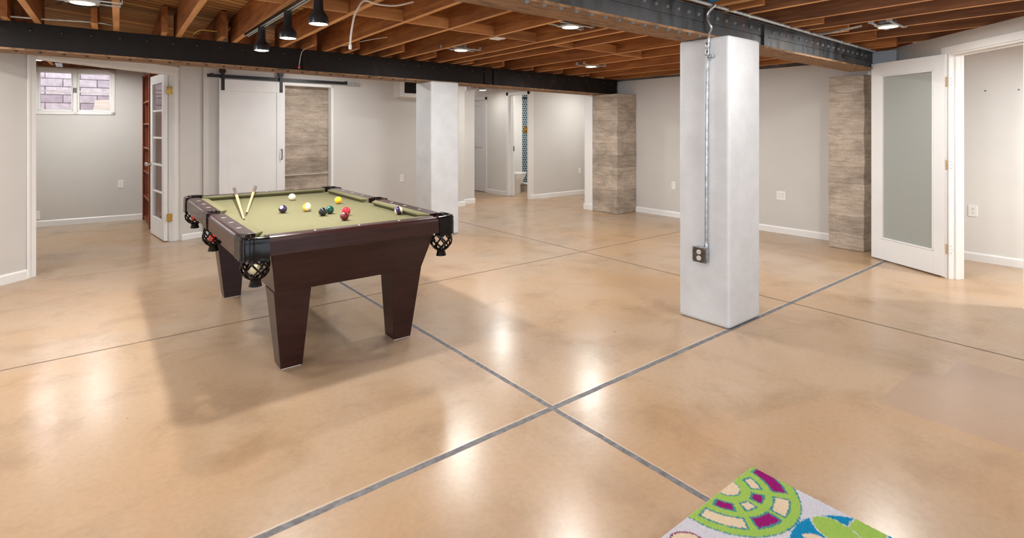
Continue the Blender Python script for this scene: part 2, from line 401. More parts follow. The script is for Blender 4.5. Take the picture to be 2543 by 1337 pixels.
# diagonal wall with the frosted door's opening
DR = (6.12, 1.345)
wall('wall_right', DR, 45, -2.1, .92, 0, 2.203, -.115, M['wall'], 'greige diagonal wall above and beside the frosted glass door',
     holes=((-.84, .0, -1, 2.035),))
T = frame(DR, 45)
m = MB()
m.box((0,0,0), (.065,.016,2.095), T); m.box((-.905,0,0), (-.84,.016,2.095), T); m.box((-.84,0,2.03), (0,.016,2.095), T)
struct(m.build('trim_1', M['trim'], bevel=.003), 'white casing around the right-hand doorway', 'door trim')
m = MB()
m.box((-.004,0.,0), (-.018,-.125,2.035), T); m.box((-.84,0,0), (-.822,-.125,2.035), T); m.box((-.822,0,2.017), (-.018,-.125,2.035), T)
m.box((-.018,-.05,0), (-.03,-.088,2.017), T); m.box((-.822,-.05,2.005), (-.03,-.088,2.017), T)
m.box((-.004,-.118,0), (.06,-.132,2.095), T)
struct(m.build('trim_2', M['trim'], bevel=.002), 'white jamb with door stop inside the right-hand doorway', 'door jamb')
# boxed-in pocket of the right beam
struct(MB().box((6.55,1.86,1.93), (6.72,2.118,2.17)).build('trim_3', M['panelgrey'], bevel=.004), 'blue-grey painted box at the right end of the near steel beam', 'beam pocket')
# wall behind the frosted door between pier and diagonal wall
wall('wall_far', (7.08, 2.21), -90, 0, .36, 0, 2.145, .06, M['wall'], 'short greige wall hidden behind the open frosted door')

# left diagonal wall with the french door opening
FW = (-.332, 6.58)
wall('wall_left', FW, 40, -4.4, 1.66, 0, 2.3, .11, M['wall'], 'greige diagonal wall around the left-hand doorway', holes=((0.005, 1.583, -1, 2.018),))
wall('wall_stub', (.945, 7.605), 19, 0., .262, 0, 2.28, .08, M['wall'], 'short greige wall between the left doorway and the sliding door')
base('baseboard_left', FW, 40, -4.4, -.062, 'white baseboard left of the left-hand doorway')
base('baseboard_stub', (.958, 7.61), 19, 0., .25, 'short white baseboard between left doorway and sliding door', h=.07)
T = frame(FW, 40); m = MB()
for a, b, c, d in ((-.064,.012,0,2.10), (1.576,1.70,0,2.10), (.012,1.576,2.012,2.10)):
    m.box((a,-.014,c), (b,0,d), T)
m.box((1.66,-.02,0), (1.70,0,2.10), T); m.box((-.064,-.02,0), (-.04,0,2.10), T); m.box((-.064,-.02,2.075), (1.70,0,2.10), T)
m.box((0.005,0,0), (.02,.11,2.018), T); m.box((1.565,0,0), (1.583,.11,2.018), T); m.box((.02,0,2.0), (1.565,.11,2.018), T)
struct(m.build('trim_4', M['trim'], bevel=.003), 'white casing around the left-hand doorway', 'door trim')

# sliding-door wall
BW = (1.2, 7.66)
wall('wall_middle', BW, 3.2, .0, 4.055, 0, 2.27, .1, M['wall'], 'greige wall carrying the sliding door and the outlet',
     holes=((.93, 1.655, -1, 1.955),))
base('baseboard_middle', BW, 3.2, 1.72, 4.06, 'white baseboard of the sliding-door wall behind the pool table')
T = frame(BW, 3.2); m = MB()
m.box((.90,-.004,0), (.945,.1,1.985), T); m.box((1.643,-.008,0), (1.678,.1,1.99), T); m.box((.90,-.008,1.948), (1.678,.1,1.99), T)
struct(m.build('trim_5', M['trim'], bevel=.003), 'white casing of the opening beside the sliding door', 'door trim')
struct(MB().box((.6,.112,0), (2.0,.25,2.3), T).build('wall_niche', M['concrete']), 'board-formed concrete face inside the opening by the sliding door', 'wall')
tag(MB().tube([T @ Vector((.96,.098,.70)), T @ Vector((1.66,.098,.705))], .012, 10).build('wall_pipe', M['curb'], smooth=True),
    'thin horizontal pipe across the concrete inside the opening', 'pipe')

# hall beyond the far white column
wall('wall_hall_left', (5.19, 8.09), 0, 0, .41, 0, 2.04, .12, M['wall'], 'narrow greige wall end just right of the far white column')
wall('wall_hall_side', (5.6, 8.2), 90, 0, 2.1, 0, 2.3, .1, M['wall'], 'left wall of the hall')
base('baseboard_hall', (5.19, 8.09), 0, 0, .42, 'white baseboard of the narrow wall end beside the far column')
wall('wall_hall_end', (5.5, 10.3), 0, 0, 1.4, 0, 2.46, .1, M['wall'], 'end wall of the hall')
wall('wall_bath_front', (6.7, 10.3), -90, 0, 2.48, 0, 2.3, .09, M['wallwhite'], 'pale hall wall with the closet door and the bathroom doorway',
     holes=((.28, 1.03, -1, 1.96), (1.82, 2.415, -1, 2.01)))
base('baseboard_bath', (6.7, 10.3), -90, 1.09, 1.755, 'white baseboard between closet door and bathroom doorway')
T = frame((6.7, 10.3), -90); m = MB()
m.box((1.755,-.014,0), (1.82,0,2.075), T); m.box((2.415,-.014,0), (2.48,0,2.075), T); m.box((1.755,-.014,2.01), (2.48,0,2.075), T)
m.box((1.82,0,0), (1.835,.09,2.01), T); m.box((2.40,0,0), (2.415,.09,2.01), T)
struct(m.build('trim_6', M['trim'], bevel=.003), 'white casing around the bathroom doorway', 'door trim')
m = MB(); m.box((.22,-.014,0), (.28,0,2.02), T); m.box((1.03,-.014,0), (1.09,0,2.02), T); m.box((.22,-.014,1.96), (1.09,0,2.02), T)
struct(m.build('trim_7', M['trim'], bevel=.003), 'white casing around the closet door in the hall', 'door trim')
wall('wall_passage', (6.7, 7.82), 0, .09, 2.4, 0, 2.16, .065, M['wall'], 'greige wall right of the bathroom doorway')
base('baseboard_passage', (6.7, 7.82), 0, .0, 2.4, 'white baseboard of the wall right of the bathroom doorway')
wall('wall_passage_end', (9.05, 10), -90, 0, 4.6, 0, 2.46, .1, M['wall'], 'end wall of the side passage')
wall('wall_passage_side', (7.0, 6.3), 0, .12, 2.1, 0, 2.3, -.1, M['wall'], 'wall of the side passage behind the far pier')
m = MB(); m.box((6.60,6.125,0), (7.12,6.30,2.16))
m.box((6.585,6.115,0), (6.63,6.315,.10))
struct(m.build('trim_8', M['trim'], bevel=.004), 'white wall end with plinth behind the far concrete pier', 'wall end')
wall('wall_closet', (6.78, 10.2), 0, 0, 2.4, 0, 2.46, .1, M['wall'], 'back of the hall closet and bathroom block')
# bathroom
wall('wall_bath_back', (6.8, 9.3), 0, 0, .935, 0, 2.3, .08, M['wallwhite'], 'white bathroom wall behind the toilet')
struct(MB().box((7.735,9.3,0), (9.0,9.38,2.3)).build('wall_shower', M['tile']), 'grey and white patterned tile wall of the shower', 'tiled wall')
struct(MB().box((7.735,9.285,2.02), (9.0,9.3,2.06)).build('trim_9', M['black']), 'dark border strip across the shower tile', 'tile border')

# left room
LB = (-.49, 9.87)
wall('wall_left_back', LB, -5.6, -1.3, 1.75, 0, 2.215, .12, M['wall'], 'greige back wall of the left room below the window', holes=((-.012, .893, 1.55, 2.208),))
struct(MB().box((-1.3,.0,2.216), (1.75,.1,2.465), frame(LB, -5.6)).build('trim_10', M['joistdark']), 'dark timber above the window of the left room', 'timber')
base('baseboard_left_back', LB, -5.6, -1.3, 1.25, 'white baseboard of the left room under the window')
wall('wall_left_end', (-1.75, 10.0), -90, 0, 4.6, 0, 2.46, -.1, M['wall'], 'left wall of the left room')
wall('wall_left_partition', (1.08, 7.72), 90, 0, 2.1, 0, 2.46, -.1, M['wall'], 'partition behind the cherry bookcase')
# unseen house walls; the rear openings are added to let in soft sky light
wall('wall_rear', (-4.4, -3.2), 0, 0, 11.6, 0, 2.46, -.12, M['wall'], 'wall behind the viewer with two wide openings added to let in sky light', holes=((.5, 3.4, .5, 2.1), (4.4, 7.6, .5, 2.1)))
wall('wall_west', (-4.4, 3.0), -90, 0, 6.2, 0, 2.46, -.12, M['wall'], 'wall left of the viewer with a wide window', holes=((1.2, 5.2, .4, 2.1),))

# ------------------------------------------------------------------ window in the left room
wn = empty('window_1', (LB[0], LB[1], 1.55), 'white casement window with brick window well behind it', 'window', kind='structure', rz=R(-5.6))
T = frame(LB, -5.6); z0, z1 = 1.552, 2.205
m = MB()
m.box((-.01,-.012,z0), (.892,.09,z0+.045), T); m.box((-.01,-.012,z1-.05), (.892,.09,z1), T)
m.box((-.01,-.012,z0), (.035,.09,z1), T); m.box((.845,-.012,z0), (.892,.09,z1), T); m.box((.412,-.012,z0), (.458,.09,z1), T)
m.build('window_frame', M['trim'], wn, bevel=.004)
for a, b in ((.036,.411), (.459,.844)):
    f = MB()
    f.box((a,.01,z0+.046), (a+.02,.05,z1-.051), T); f.box((b-.02,.01,z0+.046), (b,.05,z1-.051), T)
    f.box((a,.01,z0+.046), (b,.05,z0+.068), T); f.box((a,.01,z1-.073), (b,.05,z1-.051), T)
    zz = (z0+z1)/2; f.box((a,.015,zz-.009), (b,.045,zz+.009), T)
    s = f.build('sash', M['trim'], wn, bevel=.003)
    MB().box((a+.015,.028,z0+.06), (b-.015,.032,z1-.06), T).build('pane', M['glass'], s)
    x = .425 if a < .2 else .445
    MB().box((x-.005,-.03,1.86), (x+.005,-.012,1.93), T).build('latch', M['slot'], wn, bevel=.002)
m = MB(); m.box((-.9,1.0,.9), (2.0,1.1,3.2), T); m.box((-1.0,.12,.9), (-.9,1.1,3.2), T); m.box((2.0,.12,.9), (2.1,1.1,3.2), T)
struct(m.build('wall_well', M['brick']), 'sunlit brick side of the window well outside the left room', 'brick wall')
struct(MB().box((-.9,.12,1.2), (2.0,1.0,1.36), T).build('floor_well', M['concrete']), 'bottom of the window well', 'ground')
pb = MB().loft([[(.53,.80,1.361),(.74,.78,1.361),(.75,.80,1.361),(.54,.82,1.361)], [(.58,.96,1.80),(.84,.94,1.82),(.85,.96,1.82),(.59,.98,1.80)]], T).build('board_scrap', M['boardgrey'])
tag(pb, 'pale scrap board leaning outside the lower right window pane', 'board')

# ------------------------------------------------------------------ columns, piers and beams
def col(name, x0, y0, x1, y1, z, label):
    m = MB(); bv = .02
    m.box((x0,y0,0), (x1,y1,z))
    o = m.build(name, M['stucco'], bevel=.022, seg=3); return tag(o, label, 'column')
col('square_column', 3.408, 1.917, 3.826, 2.31, 1.99, 'near white stucco column with conduit and electrical box')
col('square_column', 3.41, 5.87, 3.82, 6.27, 1.95, 'far white stucco column behind the pool table')
def pier(x0, y0, x1, y1, z, label):
    m = MB(); rnd = random.Random(3); rings = []
    for k in range(13):
        zz = z*k/12; j = lambda: rnd.uniform(-.006, .006)
        rings.append([(x0+j(),y0+j(),zz), (x1,y0+j(),zz), (x1,y1+j(),zz), (x0+j(),y1+j(),zz)])
    o = m.loft(rings).build('concrete_pier', M['concrete'], bevel=.008)
    return tag(o, label, 'pier')
pier(6.60, 5.60, 7.075, 6.12, 1.905, 'bare board-formed concrete pier at the far end of the left beam')
pier(6.70, 2.20, 7.075, 2.563, 1.945, 'bare concrete pier half hidden by the frosted glass door')

def beam(label, x0, x1, yf, yb, zb, mat, stiff, riv0, rivstep, bot_riv, holes=()):
    """riveted built-up girder along X; zb(x) underside; top = jz(x)"""
    e = empty('steel_beam', (x0, (yf+yb)/2, zb(x0)), label, 'beam')
    n = 8; xs = [x0 + (x1-x0)*i/n for i in range(n+1)]
    def bar(y0, y1, lo, hi): return [[(x,y0,lo(x)),(x,y1,lo(x)),(x,y1,hi(x)),(x,y0,hi(x))] for x in xs]
    MB().loft(bar(yf+.03, yb-.03, lambda x: zb(x)+.018, lambda x: jz(x)-.012)).build('web', mat, e)
    MB().loft(bar(yf, yb, zb, lambda x: zb(x)+.018)).build('bottom_flange', M['rust'], e, bevel=.003)
    MB().loft(bar(yf+.012, yb-.012, lambda x: jz(x)-.014, lambda x: jz(x)-.001)).build('top_flange', mat, e, bevel=.003)
    MB().loft(bar(yf+.024, yf+.03, lambda x: jz(x)-.105, lambda x: jz(x)-.014)).build('flange_angle', mat, e)
    MB().loft(bar(yf+.024, yf+.03, lambda x: zb(x)+.018, lambda x: zb(x)+.085)).build('flange_angle', mat, e)
    for x, w in stiff:
        MB().box((x-w/2,yf+.008,zb(x)+.018), (x+w/2,yf+.032,jz(x)-.014)).build('stiffener', mat, e, bevel=.003)
    pr = MB().sphere((0,0,0), .0125, 10, 4, z0=0.).v
    def rivet(x, y, z, M4, m_):
        global RIV
        if m_.name not in RIV:
            b = MB(); b.sphere((0,0,0), .0145, 10, 4, z0=0.); o = b.build('rivet', m_, None, smooth=True); RIV[m_.name] = o.data
            bpy.data.objects.remove(o)
        o = bpy.data.objects.new('rivet', RIV[m_.name]); C.objects.link(o); o.parent = e
        o.matrix_basis = wm(e).inverted() @ (Matrix.Translation((x,y,z)) @ M4)
    rm = M['rivet_dark'] if mat == M['steel_dark'] else M['rivet_blue']
    x = riv0
    while x < x1 - .1:
        rivet(x, yf+.024, jz(x)-.06, Matrix.Rotation(R(90), 4, 'X'), rm); x += rivstep
    x = bot_riv[0]
    while x < bot_riv[1]:
        rivet(x, yf+.02, zb(x)+.0005, Matrix.Rotation(R(180), 4, 'X'), rm); x += bot_riv[2]
    return e
RIV = {}
zb1 = lambda x: 1.99 - .0125*x
zb2 = lambda x: 2.008 - .0050*x
beam('long blackened riveted steel beam crossing from the left side to the far concrete pier', -1.7, 7.02, 5.93, 6.24, zb1, M['steel_dark'],
     [(1.885,.03), (4.30,.035), (4.45,.035)], -.52, .2, (-.41, 3.3, .152))
nb = beam('near riveted steel beam resting on the column with the conduit', .8, 6.56, 2.05, 2.30, zb2, M['steel_blue'],
     [(1.885,.05), (4.20,.06)], 1.75, .118, (1.75, 3.3, .118))
MB().lathe([(.026,0),(.026,.003)], 24, Matrix.Translation((5.76, 2.074, 2.06)) @ Matrix.Rotation(R(90), 4, 'X')).build('bolt_hole', M['dark'], nb)

# ------------------------------------------------------------------ joists
def joist(x_at, y_at, y0, y1, mat, label, w=.043, h=.235, group=None, zj=None):
    e = lambda y: x_at + .042*(y - y_at)
    m = MB(); rr = []
    n = 6
    for i in range(n+1):
        y = y0 + (y1-y0)*i/n; x = e(y) + random.uniform(-.003,.003); z = zj or jz(x_at)
        rr.append([(x-w/2,y,z),(x+w/2,y,z),(x+w/2,y,z+h),(x-w/2,y,z+h)])
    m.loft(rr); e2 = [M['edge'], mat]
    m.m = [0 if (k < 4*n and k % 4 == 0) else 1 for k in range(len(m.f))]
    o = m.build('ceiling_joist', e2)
    return tag(o, label, 'joist', group)
MJ = [-.27, .25, .72, 1.20, 1.66, 2.11, 2.54, 3.04, 3.56, 3.77, 4.09, 4.73, 5.24, 5.88, 6.45, 6.95]
for i, x in enumerate(MJ):
    joist(x, 5.95, 1.78 if x > 3.2 and i != 10 else 2.12, 6.17, M['joist'], f'brown wooden ceiling joist, {ORD[i]} from the left between the two steel beams', group='joists between the steel beams')
RJ = [3.0, 3.47, 3.87, 4.42, 4.90, 5.36, 5.88, 6.38]
for i, x in enumerate(RJ):
    joist(x, 2.0, -2.9, 2.27 if x not in (3.87,) else 2.1, M['joistdark'], f'dark stained ceiling joist, {ORD[i]} from the left on the near side of the right beam', group='dark joists right of the near beam', zj=2.206)
LJ = [-.46, .10, .60, 1.06, 1.42, 1.88, 2.32, 2.78, 3.27, 3.92, 4.42, 4.98, 5.55, 6.12]
LE = [5.75, 5.6, 5.72, 5.6, 5.7, 5.55, 5.5, 5.35, 5.5, 5.7, 5.7, 5.75, 5.75, 5.75]
for i, x in enumerate(LJ):
    joist(x, 5.9, LE[i], 9.75 if x < 1.1 else 10.1, M['joist'], f'wooden joist lapping over the left steel beam from behind, {ORD[i]} from the left', group='joists behind the left beam')
# solid blocking between joists
BL = [(2,3,3.88),(3,4,3.88),(4,5,3.89),(5,6,3.91),(6,7,3.94),(7,8,3.95),(9,10,3.98),(10,11,3.95),(11,12,4.0)]
for i, (a, b, y) in enumerate(BL):
    xa = MJ[a] + .042*(y-5.95) + .024; xb = MJ[b] + .042*(y-5.95) - .024; z = (jz(MJ[a])+jz(MJ[b]))/2 + .001
    o = MB().box((xa,y-.02,z), (xb,y+.02,z+.085)).build('ceiling_blocking', M['block'], bevel=.002)
    tag(o, f'short wooden block nailed between two joists, {ORD[i]} from the left in the row', 'blocking', 'row of blocking between the joists')

# ------------------------------------------------------------------ doors
def hinge(parent, p, mat, w=.03, rz=0.):
    T = Matrix.Translation(p) @ Matrix.Rotation(rz, 4, 'Z'); m = MB()
    m.box((-w,-.002,-.045), (-.003,.002,.045), T); m.box((.003,-.002,-.045), (w,.002,.045), T)
    m.lathe([(.006,-.05), (.006,.05)], 10, T)
    return m.build('hinge', mat, parent, bevel=.001)
# frosted glass door
d2 = empty('door_2', (6.105, 1.361, 0), 'white door with a frosted glass panel standing open at right', 'door', rz=R(61.7), kind='structure')
T = frame((6.105, 1.361), 61.7); m = MB(); th = -.036
W2, H2 = .80, 2.032
m.box((.004,0,.012), (.112,th,H2), T); m.box((W2-.125,0,.012), (W2,th,H2), T)
m.box((.112,0,.012), (W2-.125,th,.225), T); m.box((.112,0,1.90), (W2-.125,th,H2), T)
m.build('door_frame', M['doorw'], d2, bevel=.003)
m = MB(); a, b, c, d = .112, W2-.125, .225, 1.90
for y in (.004, th-.004):
    m.box((a,y,c), (a+.014,th/2,d), T); m.box((b-.014,y,c), (b,th/2,d), T); m.box((a,y,c), (b,th/2,c+.014), T); m.box((a,y,d-.014), (b,th/2,d), T)
m.build('glazing_bead', M['doorw'], d2, bevel=.003)
MB().box((a+.012,th/2-.003,c+.012), (b-.012,th/2+.003,d-.012), T).build('glass_panel', M['frost'], d2)
Td = frame(DR, 45)
for z in (1.779, 1.028, .266):
    m = MB()
    m.box((-.004,-.002,z-.047), (-.0195,-.034,z+.047), Td); h = m.build('hinge', M['plate'], d2, bevel=.001)
    q = MB(); q.box((-.006,-.004,z-.045), (.0035,-.030,z+.045), T); q.build('hinge_leaf', M['hingew'], h)
    q = MB()
    for dz, dy in ((.03,-.014), (0,-.022), (-.03,-.014)): q.lathe([(.0035,-.021), (.0035,-.0195)], 8, Td @ Matrix.Translation((0,dy,z+dz)) @ Matrix.Rotation(R(90), 4, 'Y'))
    q.build('screw', M['boxcover'], h)
tt = MB(); tt.box((W2-.03,.0005,1.0), (W2-.018,.002,1.05), T)

# french door of the left room
d1 = empty('door_1', (.818, 7.6, 0), 'white french door with stacked glass lites opened into the left room', 'door', rz=R(95.5), kind='structure')
T = frame((.818, 7.6), 95.5); m = MB(); th = .04
m.box((.01,0,.012), (.125,th,2.02), T); m.box((.64,0,.012), (.755,th,2.02), T); m.box((.125,0,.012), (.64,th,.245), T); m.box((.125,0,1.91), (.64,th,2.02), T)
mz = [.245, .572, .906, 1.24, 1.575, 1.91]
for z in mz[1:-1]: m.box((.125,.006,z-.012), (.64,th-.006,z+.012), T)
m.build('door_frame', M['doorw'], d1, bevel=.004)
for z in range(5):
    for a, b in ((.125,.64),):
        MB().box((a,.018,mz[z]), (b,.022,mz[z+1]), T).build('pane', M['glass'], d1)
m = MB()
for sg in (1, -1):
    Tk = T @ Matrix.Translation((.70, th/2 + sg*th/2, .90)) @ Matrix.Rotation(R(-90*sg), 4, 'X')
    m.lathe([(.028,0),(.028,.006),(.012,.01),(.011,.035),(.024,.045),(.028,.06),(.02,.07),(.001,.072)], 18, Tk)
m.build('door_knob', M['chrome'], d1, smooth=True)
for z in (1.81, .291): hinge(d1, (.832, 7.585, z), M['brass'], .03, R(8))

# closet door in the hall
d3 = empty('door_3', (6.72, 9.64, 0), 'white panelled closet door at the end of the hall', 'door', kind='structure', rz=R(-90))
T = frame((6.7, 10.3), -90); m = MB()
m.box((.285,.02,.012), (1.025,.055,1.955), T); m.build('door_slab', M['doorw'], d3, bevel=.003)
m = MB()
for a, b, c, d in ((.285,.40,.012,1.955), (.91,1.025,.012,1.955), (.4,.91,.012,.2), (.4,.91,1.84,1.955), (.4,.91,.95,1.06)): m.box((a,.008,c), (b,.021,d), T)
m.build('door_frame', M['doorw'], d3, bevel=.004)
for z in (1.7, .25):
    MB().box((1.022,.002,z-.045), (1.034,.012,z+.045), T).build('hinge', M['chrome'], d3, bevel=.001)
MB().lathe([(.02,0),(.008,.01),(.008,.03),(.022,.04),(.022,.055),(.001,.06)], 14, T @ Matrix.Translation((.33,.008,.93)) @ Matrix.Rotation(R(90),4,'X')).build('door_knob', M['black'], d3, smooth=True)
# pocket door edge in the bathroom doorway
pk = MB(); pk.box((1.836,.028,.01), (1.93,.062,2.008), T)
pd = tag(pk.build('door_4', M['doorw'], bevel=.003), 'white pocket door edge showing in the bathroom doorway', 'door', kind='structure')
MB().box((1.9295,.032,.90), (1.932,.058,1.0), T).build('door_latch', M['boxcover'], pd)

# sliding barn door
bd = empty('barn_door', (BW[0]+.55, BW[1]-.05, 0), 'white shaker sliding door hanging from the black rail', 'door', rz=R(3.2))
T = frame(BW, 3.2); m = MB()
m.box((.163,-.032,.02), (.968,-.058,1.984), T); m.build('door_slab', M['doorw'], bd, bevel=.002)
m = MB()
for a, b, c, d in ((.163,.27,.02,1.984), (.862,.968,.02,1.984), (.27,.862,1.835,1.984), (.27,.862,.02,.2)): m.box((a,-.058,c), (b,-.068,d), T)
m.build('door_frame', M['doorw'], bd, bevel=.002)
for s in (.203, .918):
    m = MB(); m.box((s-.02,-.068,1.84), (s+.02,-.075,2.07), T)
    hg = m.build('hanger_strap', M['black'], bd, bevel=.002)
    MB().lathe([(.034,-.02),(.038,-.012),(.03,-.004),(.03,.004),(.038,.012),(.034,.02)], 22, T @ Matrix.Translation((s,-.05,2.085)) @ Matrix.Rotation(R(90),4,'X')).build('roller', M['black'], hg, smooth=True)
    q = MB()
    for z in (1.87, 1.95): q.lathe([(.009,0),(.009,.006)], 6, T @ Matrix.Translation((s,-.075,z)) @ Matrix.Rotation(R(90),4,'X'))
    q.build('bolt', M['blackgloss'], hg)
m = MB(); p = [(.918,-.068,.94),(.918,-.1,.945),(.918,-.105,1.0),(.918,-.1,1.065),(.918,-.068,1.07)]
m.tube([T @ Vector(q) for q in smoothpts(p, 4)], .006, 8).build('door_handle', M['black'], bd, smooth=True)
rl = empty('barn_door_rail', (BW[0]+.9, BW[1]+.02, 2.02), 'flat black steel rail above the sliding door', 'rail', rz=R(3.2))
m = MB(); m.box((.03,-.044,2.0), (1.864,-.05,2.04), T); m.build('rail_bar', M['black'], rl, bevel=.001)
for s in (.1, .55, 1.0, 1.45, 1.8):
    MB().lathe([(.011,0),(.011,.044)], 12, T @ Matrix.Translation((s,0,2.02)) @ Matrix.Rotation(R(90),4,'X')).build('standoff', M['black'], rl, smooth=True)
for s in (.08, 1.845):
    MB().box((s-.02,-.05,2.0), (s+.02,-.062,2.048), T).build('end_stop', M['black'], rl, bevel=.003)
m = MB(); m.box((1.87,-.03,1.995), (2.05,-.06,2.03), T)
m.box((1.87,-.024,1.99), (1.885,-.066,2.045), T)
tag(m.build('rail_bracket', M['galvp'], bevel=.003), 'bare metal bracket at the right end of the black rail', 'bracket')

# wall box with dark opening, left of the far column
vb = empty('wall_vent', (BW[0]+2.9, BW[1]+.1, 1.8), 'white boxed vent with a dark opening high on the sliding-door wall', 'vent', rz=R(3.2))
m = MB(); m.loft([[(2.66,0,1.83),(3.22,0,1.83),(3.22,0,2.13),(2.66,0,2.13)], [(2.70,-.13,1.85),(3.22,-.13,1.85),(3.22,-.13,2.13),(2.70,-.13,2.13)]], T).build('vent_box', M['wall'], vb)
m = MB()
for a, b, c, d in ((2.70,2.765,1.85,2.13), (2.765,3.22,1.85,1.912), (3.16,3.22,1.912,2.13), (2.765,3.16,2.11,2.13)):
    m.box((a,-.13,c), (b,-.15,d), T)
m.box((2.75,-.15,1.9), (2.765,-.16,2.13), T); m.box((2.75,-.15,1.897), (3.17,-.16,1.912), T)
m.build('vent_frame', M['trim'], vb, bevel=.004)
MB().box((2.765,-.131,1.912), (3.16,-.134,2.11), T).build('vent_opening', M['dark'], vb)
MB().tube([T @ Vector(p) for p in smoothpts([(2.77,-.14,2.02),(2.9,-.145,2.0),(3.0,-.142,1.97),(3.15,-.14,1.955)])], .003, 6).build('vent_wire', M['cableb'], vb)

# ------------------------------------------------------------------ bookcase
bk = empty('bookcase', (.9, 9.2, 0), 'tall cherry wood bookcase with empty shelves in the left room', 'bookcase')
x0, x1, y0, y1 = .73, 1.06, 8.715, 9.71
MB().box((x0,y0,0), (x1,y0+.022,2.13)).build('side_panel', M['bookwood'], bk, bevel=.002)
MB().box((x0,y1-.022,0), (x1,y1,2.13)).build('side_panel', M['bookwood'], bk, bevel=.002)
MB().box((x1-.01,y0+.022,.02), (x1,y1-.022,2.12)).build('back_panel', M['bookwood'], bk)
MB().box((x0,y0+.022,2.11), (x1-.01,y1-.022,2.13)).build('top_panel', M['bookwood'], bk)
MB().box((x0-.008,y0,0), (x0,y0+.06,2.13)).build('face_stile', M['bookwood'], bk, bevel=.002)
MB().box((x0-.008,y1-.05,0), (x0,y1,2.13)).build('face_stile', M['bookwood'], bk, bevel=.002)
for z in (.05, .363, .73, 1.075, 1.419, 1.735):
    MB().box((x0+.002,y0+.022,z-.011), (x1-.01,y1-.022,z+.011)).build('shelf', M['bookwood'], bk, bevel=.002)

# ------------------------------------------------------------------ outlets and plates
def outlet(T, label, w=.07, h=.115, gang=1, duplex=True):
    """T: local x along the wall, y out of the wall, z up, origin at plate centre"""
    e = empty('wall_outlet', T.translation, label, 'outlet'); e.rotation_euler = T.to_euler()
    W = w if gang == 1 else .118
    MB().box((-W/2,0,-h/2), (W/2,.006,h/2), T).build('cover_plate', M['plate'], e, bevel=.003)
    for g in range(gang):
        cx = 0 if gang == 1 else (-.023 + .046*g)
        for s in ((-1, 1) if duplex else ()):
            f = MB(); f.prism([(.016*math.cos(a)+cx, .0145*math.sin(a)) for a in [2*PI*k/16 for k in range(16)]], .0055, .0085, T @ Matrix.Translation((0,0,s*.0195)) @ Matrix.Rotation(R(-90),4,'X') @ Matrix.Scale(-1,4,(0,0,1)) )
            rc = f.build('receptacle', M['receptacle'], e)
            q = MB()
            for dx in (-.006, .006): q.box((cx+dx-.001,.0085,s*.0195-.001), (cx+dx+.001,.0092,s*.0195+.007), T)
            q.box((cx-.002,.0085,s*.0195-.009), (cx+.002,.0092,s*.0195-.005), T); q.build('slot', M['slot'], rc)
    return e
def wallT(x, y, z, out_deg):   # out_deg: direction the plate faces
    return Matrix.Translation((x,y,z)) @ Matrix.Rotation(R(out_deg - 90), 4, 'Z')
outlet(wallT(7.08, 4.892, .483, 180), 'white outlet low on the back wall just left of the near column')
outlet(wallT(7.08, 3.272, .487, 180), 'double white outlet low on the back wall right of the near column', gang=2)
outlet(wallT(7.15, 1.366, .511, 180), 'white outlet in the white room beyond the right doorway', gang=1, w=.075)
outlet(wallT(8.042, 7.82, .483, -90), 'white outlet on the wall right of the bathroom doorway')
p = frame(BW, 3.2) @ Vector((2.803, 0, .561)); outlet(wallT(p.x, p.y, p.z, -86.8), 'white outlet on the sliding-door wall left of the far column')
p = frame(LB, -5.6) @ Vector((.959, 0, .541)); outlet(wallT(p.x, p.y, p.z, -95.6), 'white outlet under the window wall in the left room')
p = frame(LB, -5.6) @ Vector((.02, 0, .165)); outlet(wallT(p.x, p.y, p.z, -95.6), 'blank white plate low beside the left doorway casing', duplex=False, w=.075)
for y, z, l in ((1.268,1.737,'left'), (1.019,1.735,'right')):
    tag(MB().lathe([(.007,0),(.004,.006)], 10, wallT(7.15,y,z,180) @ Matrix.Rotation(R(-90),4,'X')).build('wall_anchor', M['boxcover']), f'small grey screw anchor in the white room wall, the {l} one of two', 'anchor')

# conduit, electrical box
T = Matrix.Translation((3.408, 2.116, .478)) @ Matrix.Rotation(R(90), 4, 'Z')   # x -> +Y, y -> -X (out)
e = empty('electrical_box', (3.408, 2.116, .478), 'square steel outlet box low on the near column', 'electrical box')
MB().box((-.052,0,-.052), (.052,.042,.052), T).build('box_body', M['galv'], e, bevel=.006)
MB().box((-.052,.042,-.052), (.052,.05,.052), T).build('box_cover', M['boxcover'], e, bevel=.008)
for s in (-1, 1):
    f = MB(); f.lathe([(.0165,.05),(.0165,.054)], 18, T @ Matrix.Translation((0,0,s*.021)) @ Matrix.Rotation(R(-90),4,'X'))
    rc = f.build('receptacle', M['receptacle'], e)
    q = MB()
    for dx in (-.006,.006): q.box((dx-.001,.054,s*.021-.001), (dx+.001,.0548,s*.021+.008), T)
    q.box((-.002,.054,s*.021-.01), (.002,.0548,s*.021-.006), T); q.build('slot', M['slot'], rc)
for a in (-1,1):
    for b in (-1,1): MB().lathe([(.005,.05),(.005,.053)], 8, T @ Matrix.Translation((a*.042,0,b*.042)) @ Matrix.Rotation(R(-90),4,'X')).build('screw', M['galv'], e)
e = empty('conduit', (3.39, 2.07, .53), 'vertical steel conduit bending up the face of the near column to the beam', 'conduit')
up = [(3.388,2.078,.53),(3.388,2.075,1.2),(3.388,2.068,1.88),(3.388,2.062,1.95),(3.385,2.056,1.985),(3.372,2.049,2.008),(3.36,2.024,2.048),(3.352,2.04,2.085),(3.352,2.05,2.14),(3.365,2.02,2.18),(3.385,1.99,2.212)]
MB().tube(smoothpts(up, 5), .0105, 12).build('conduit_tube', M['galv'], e, smooth=True)
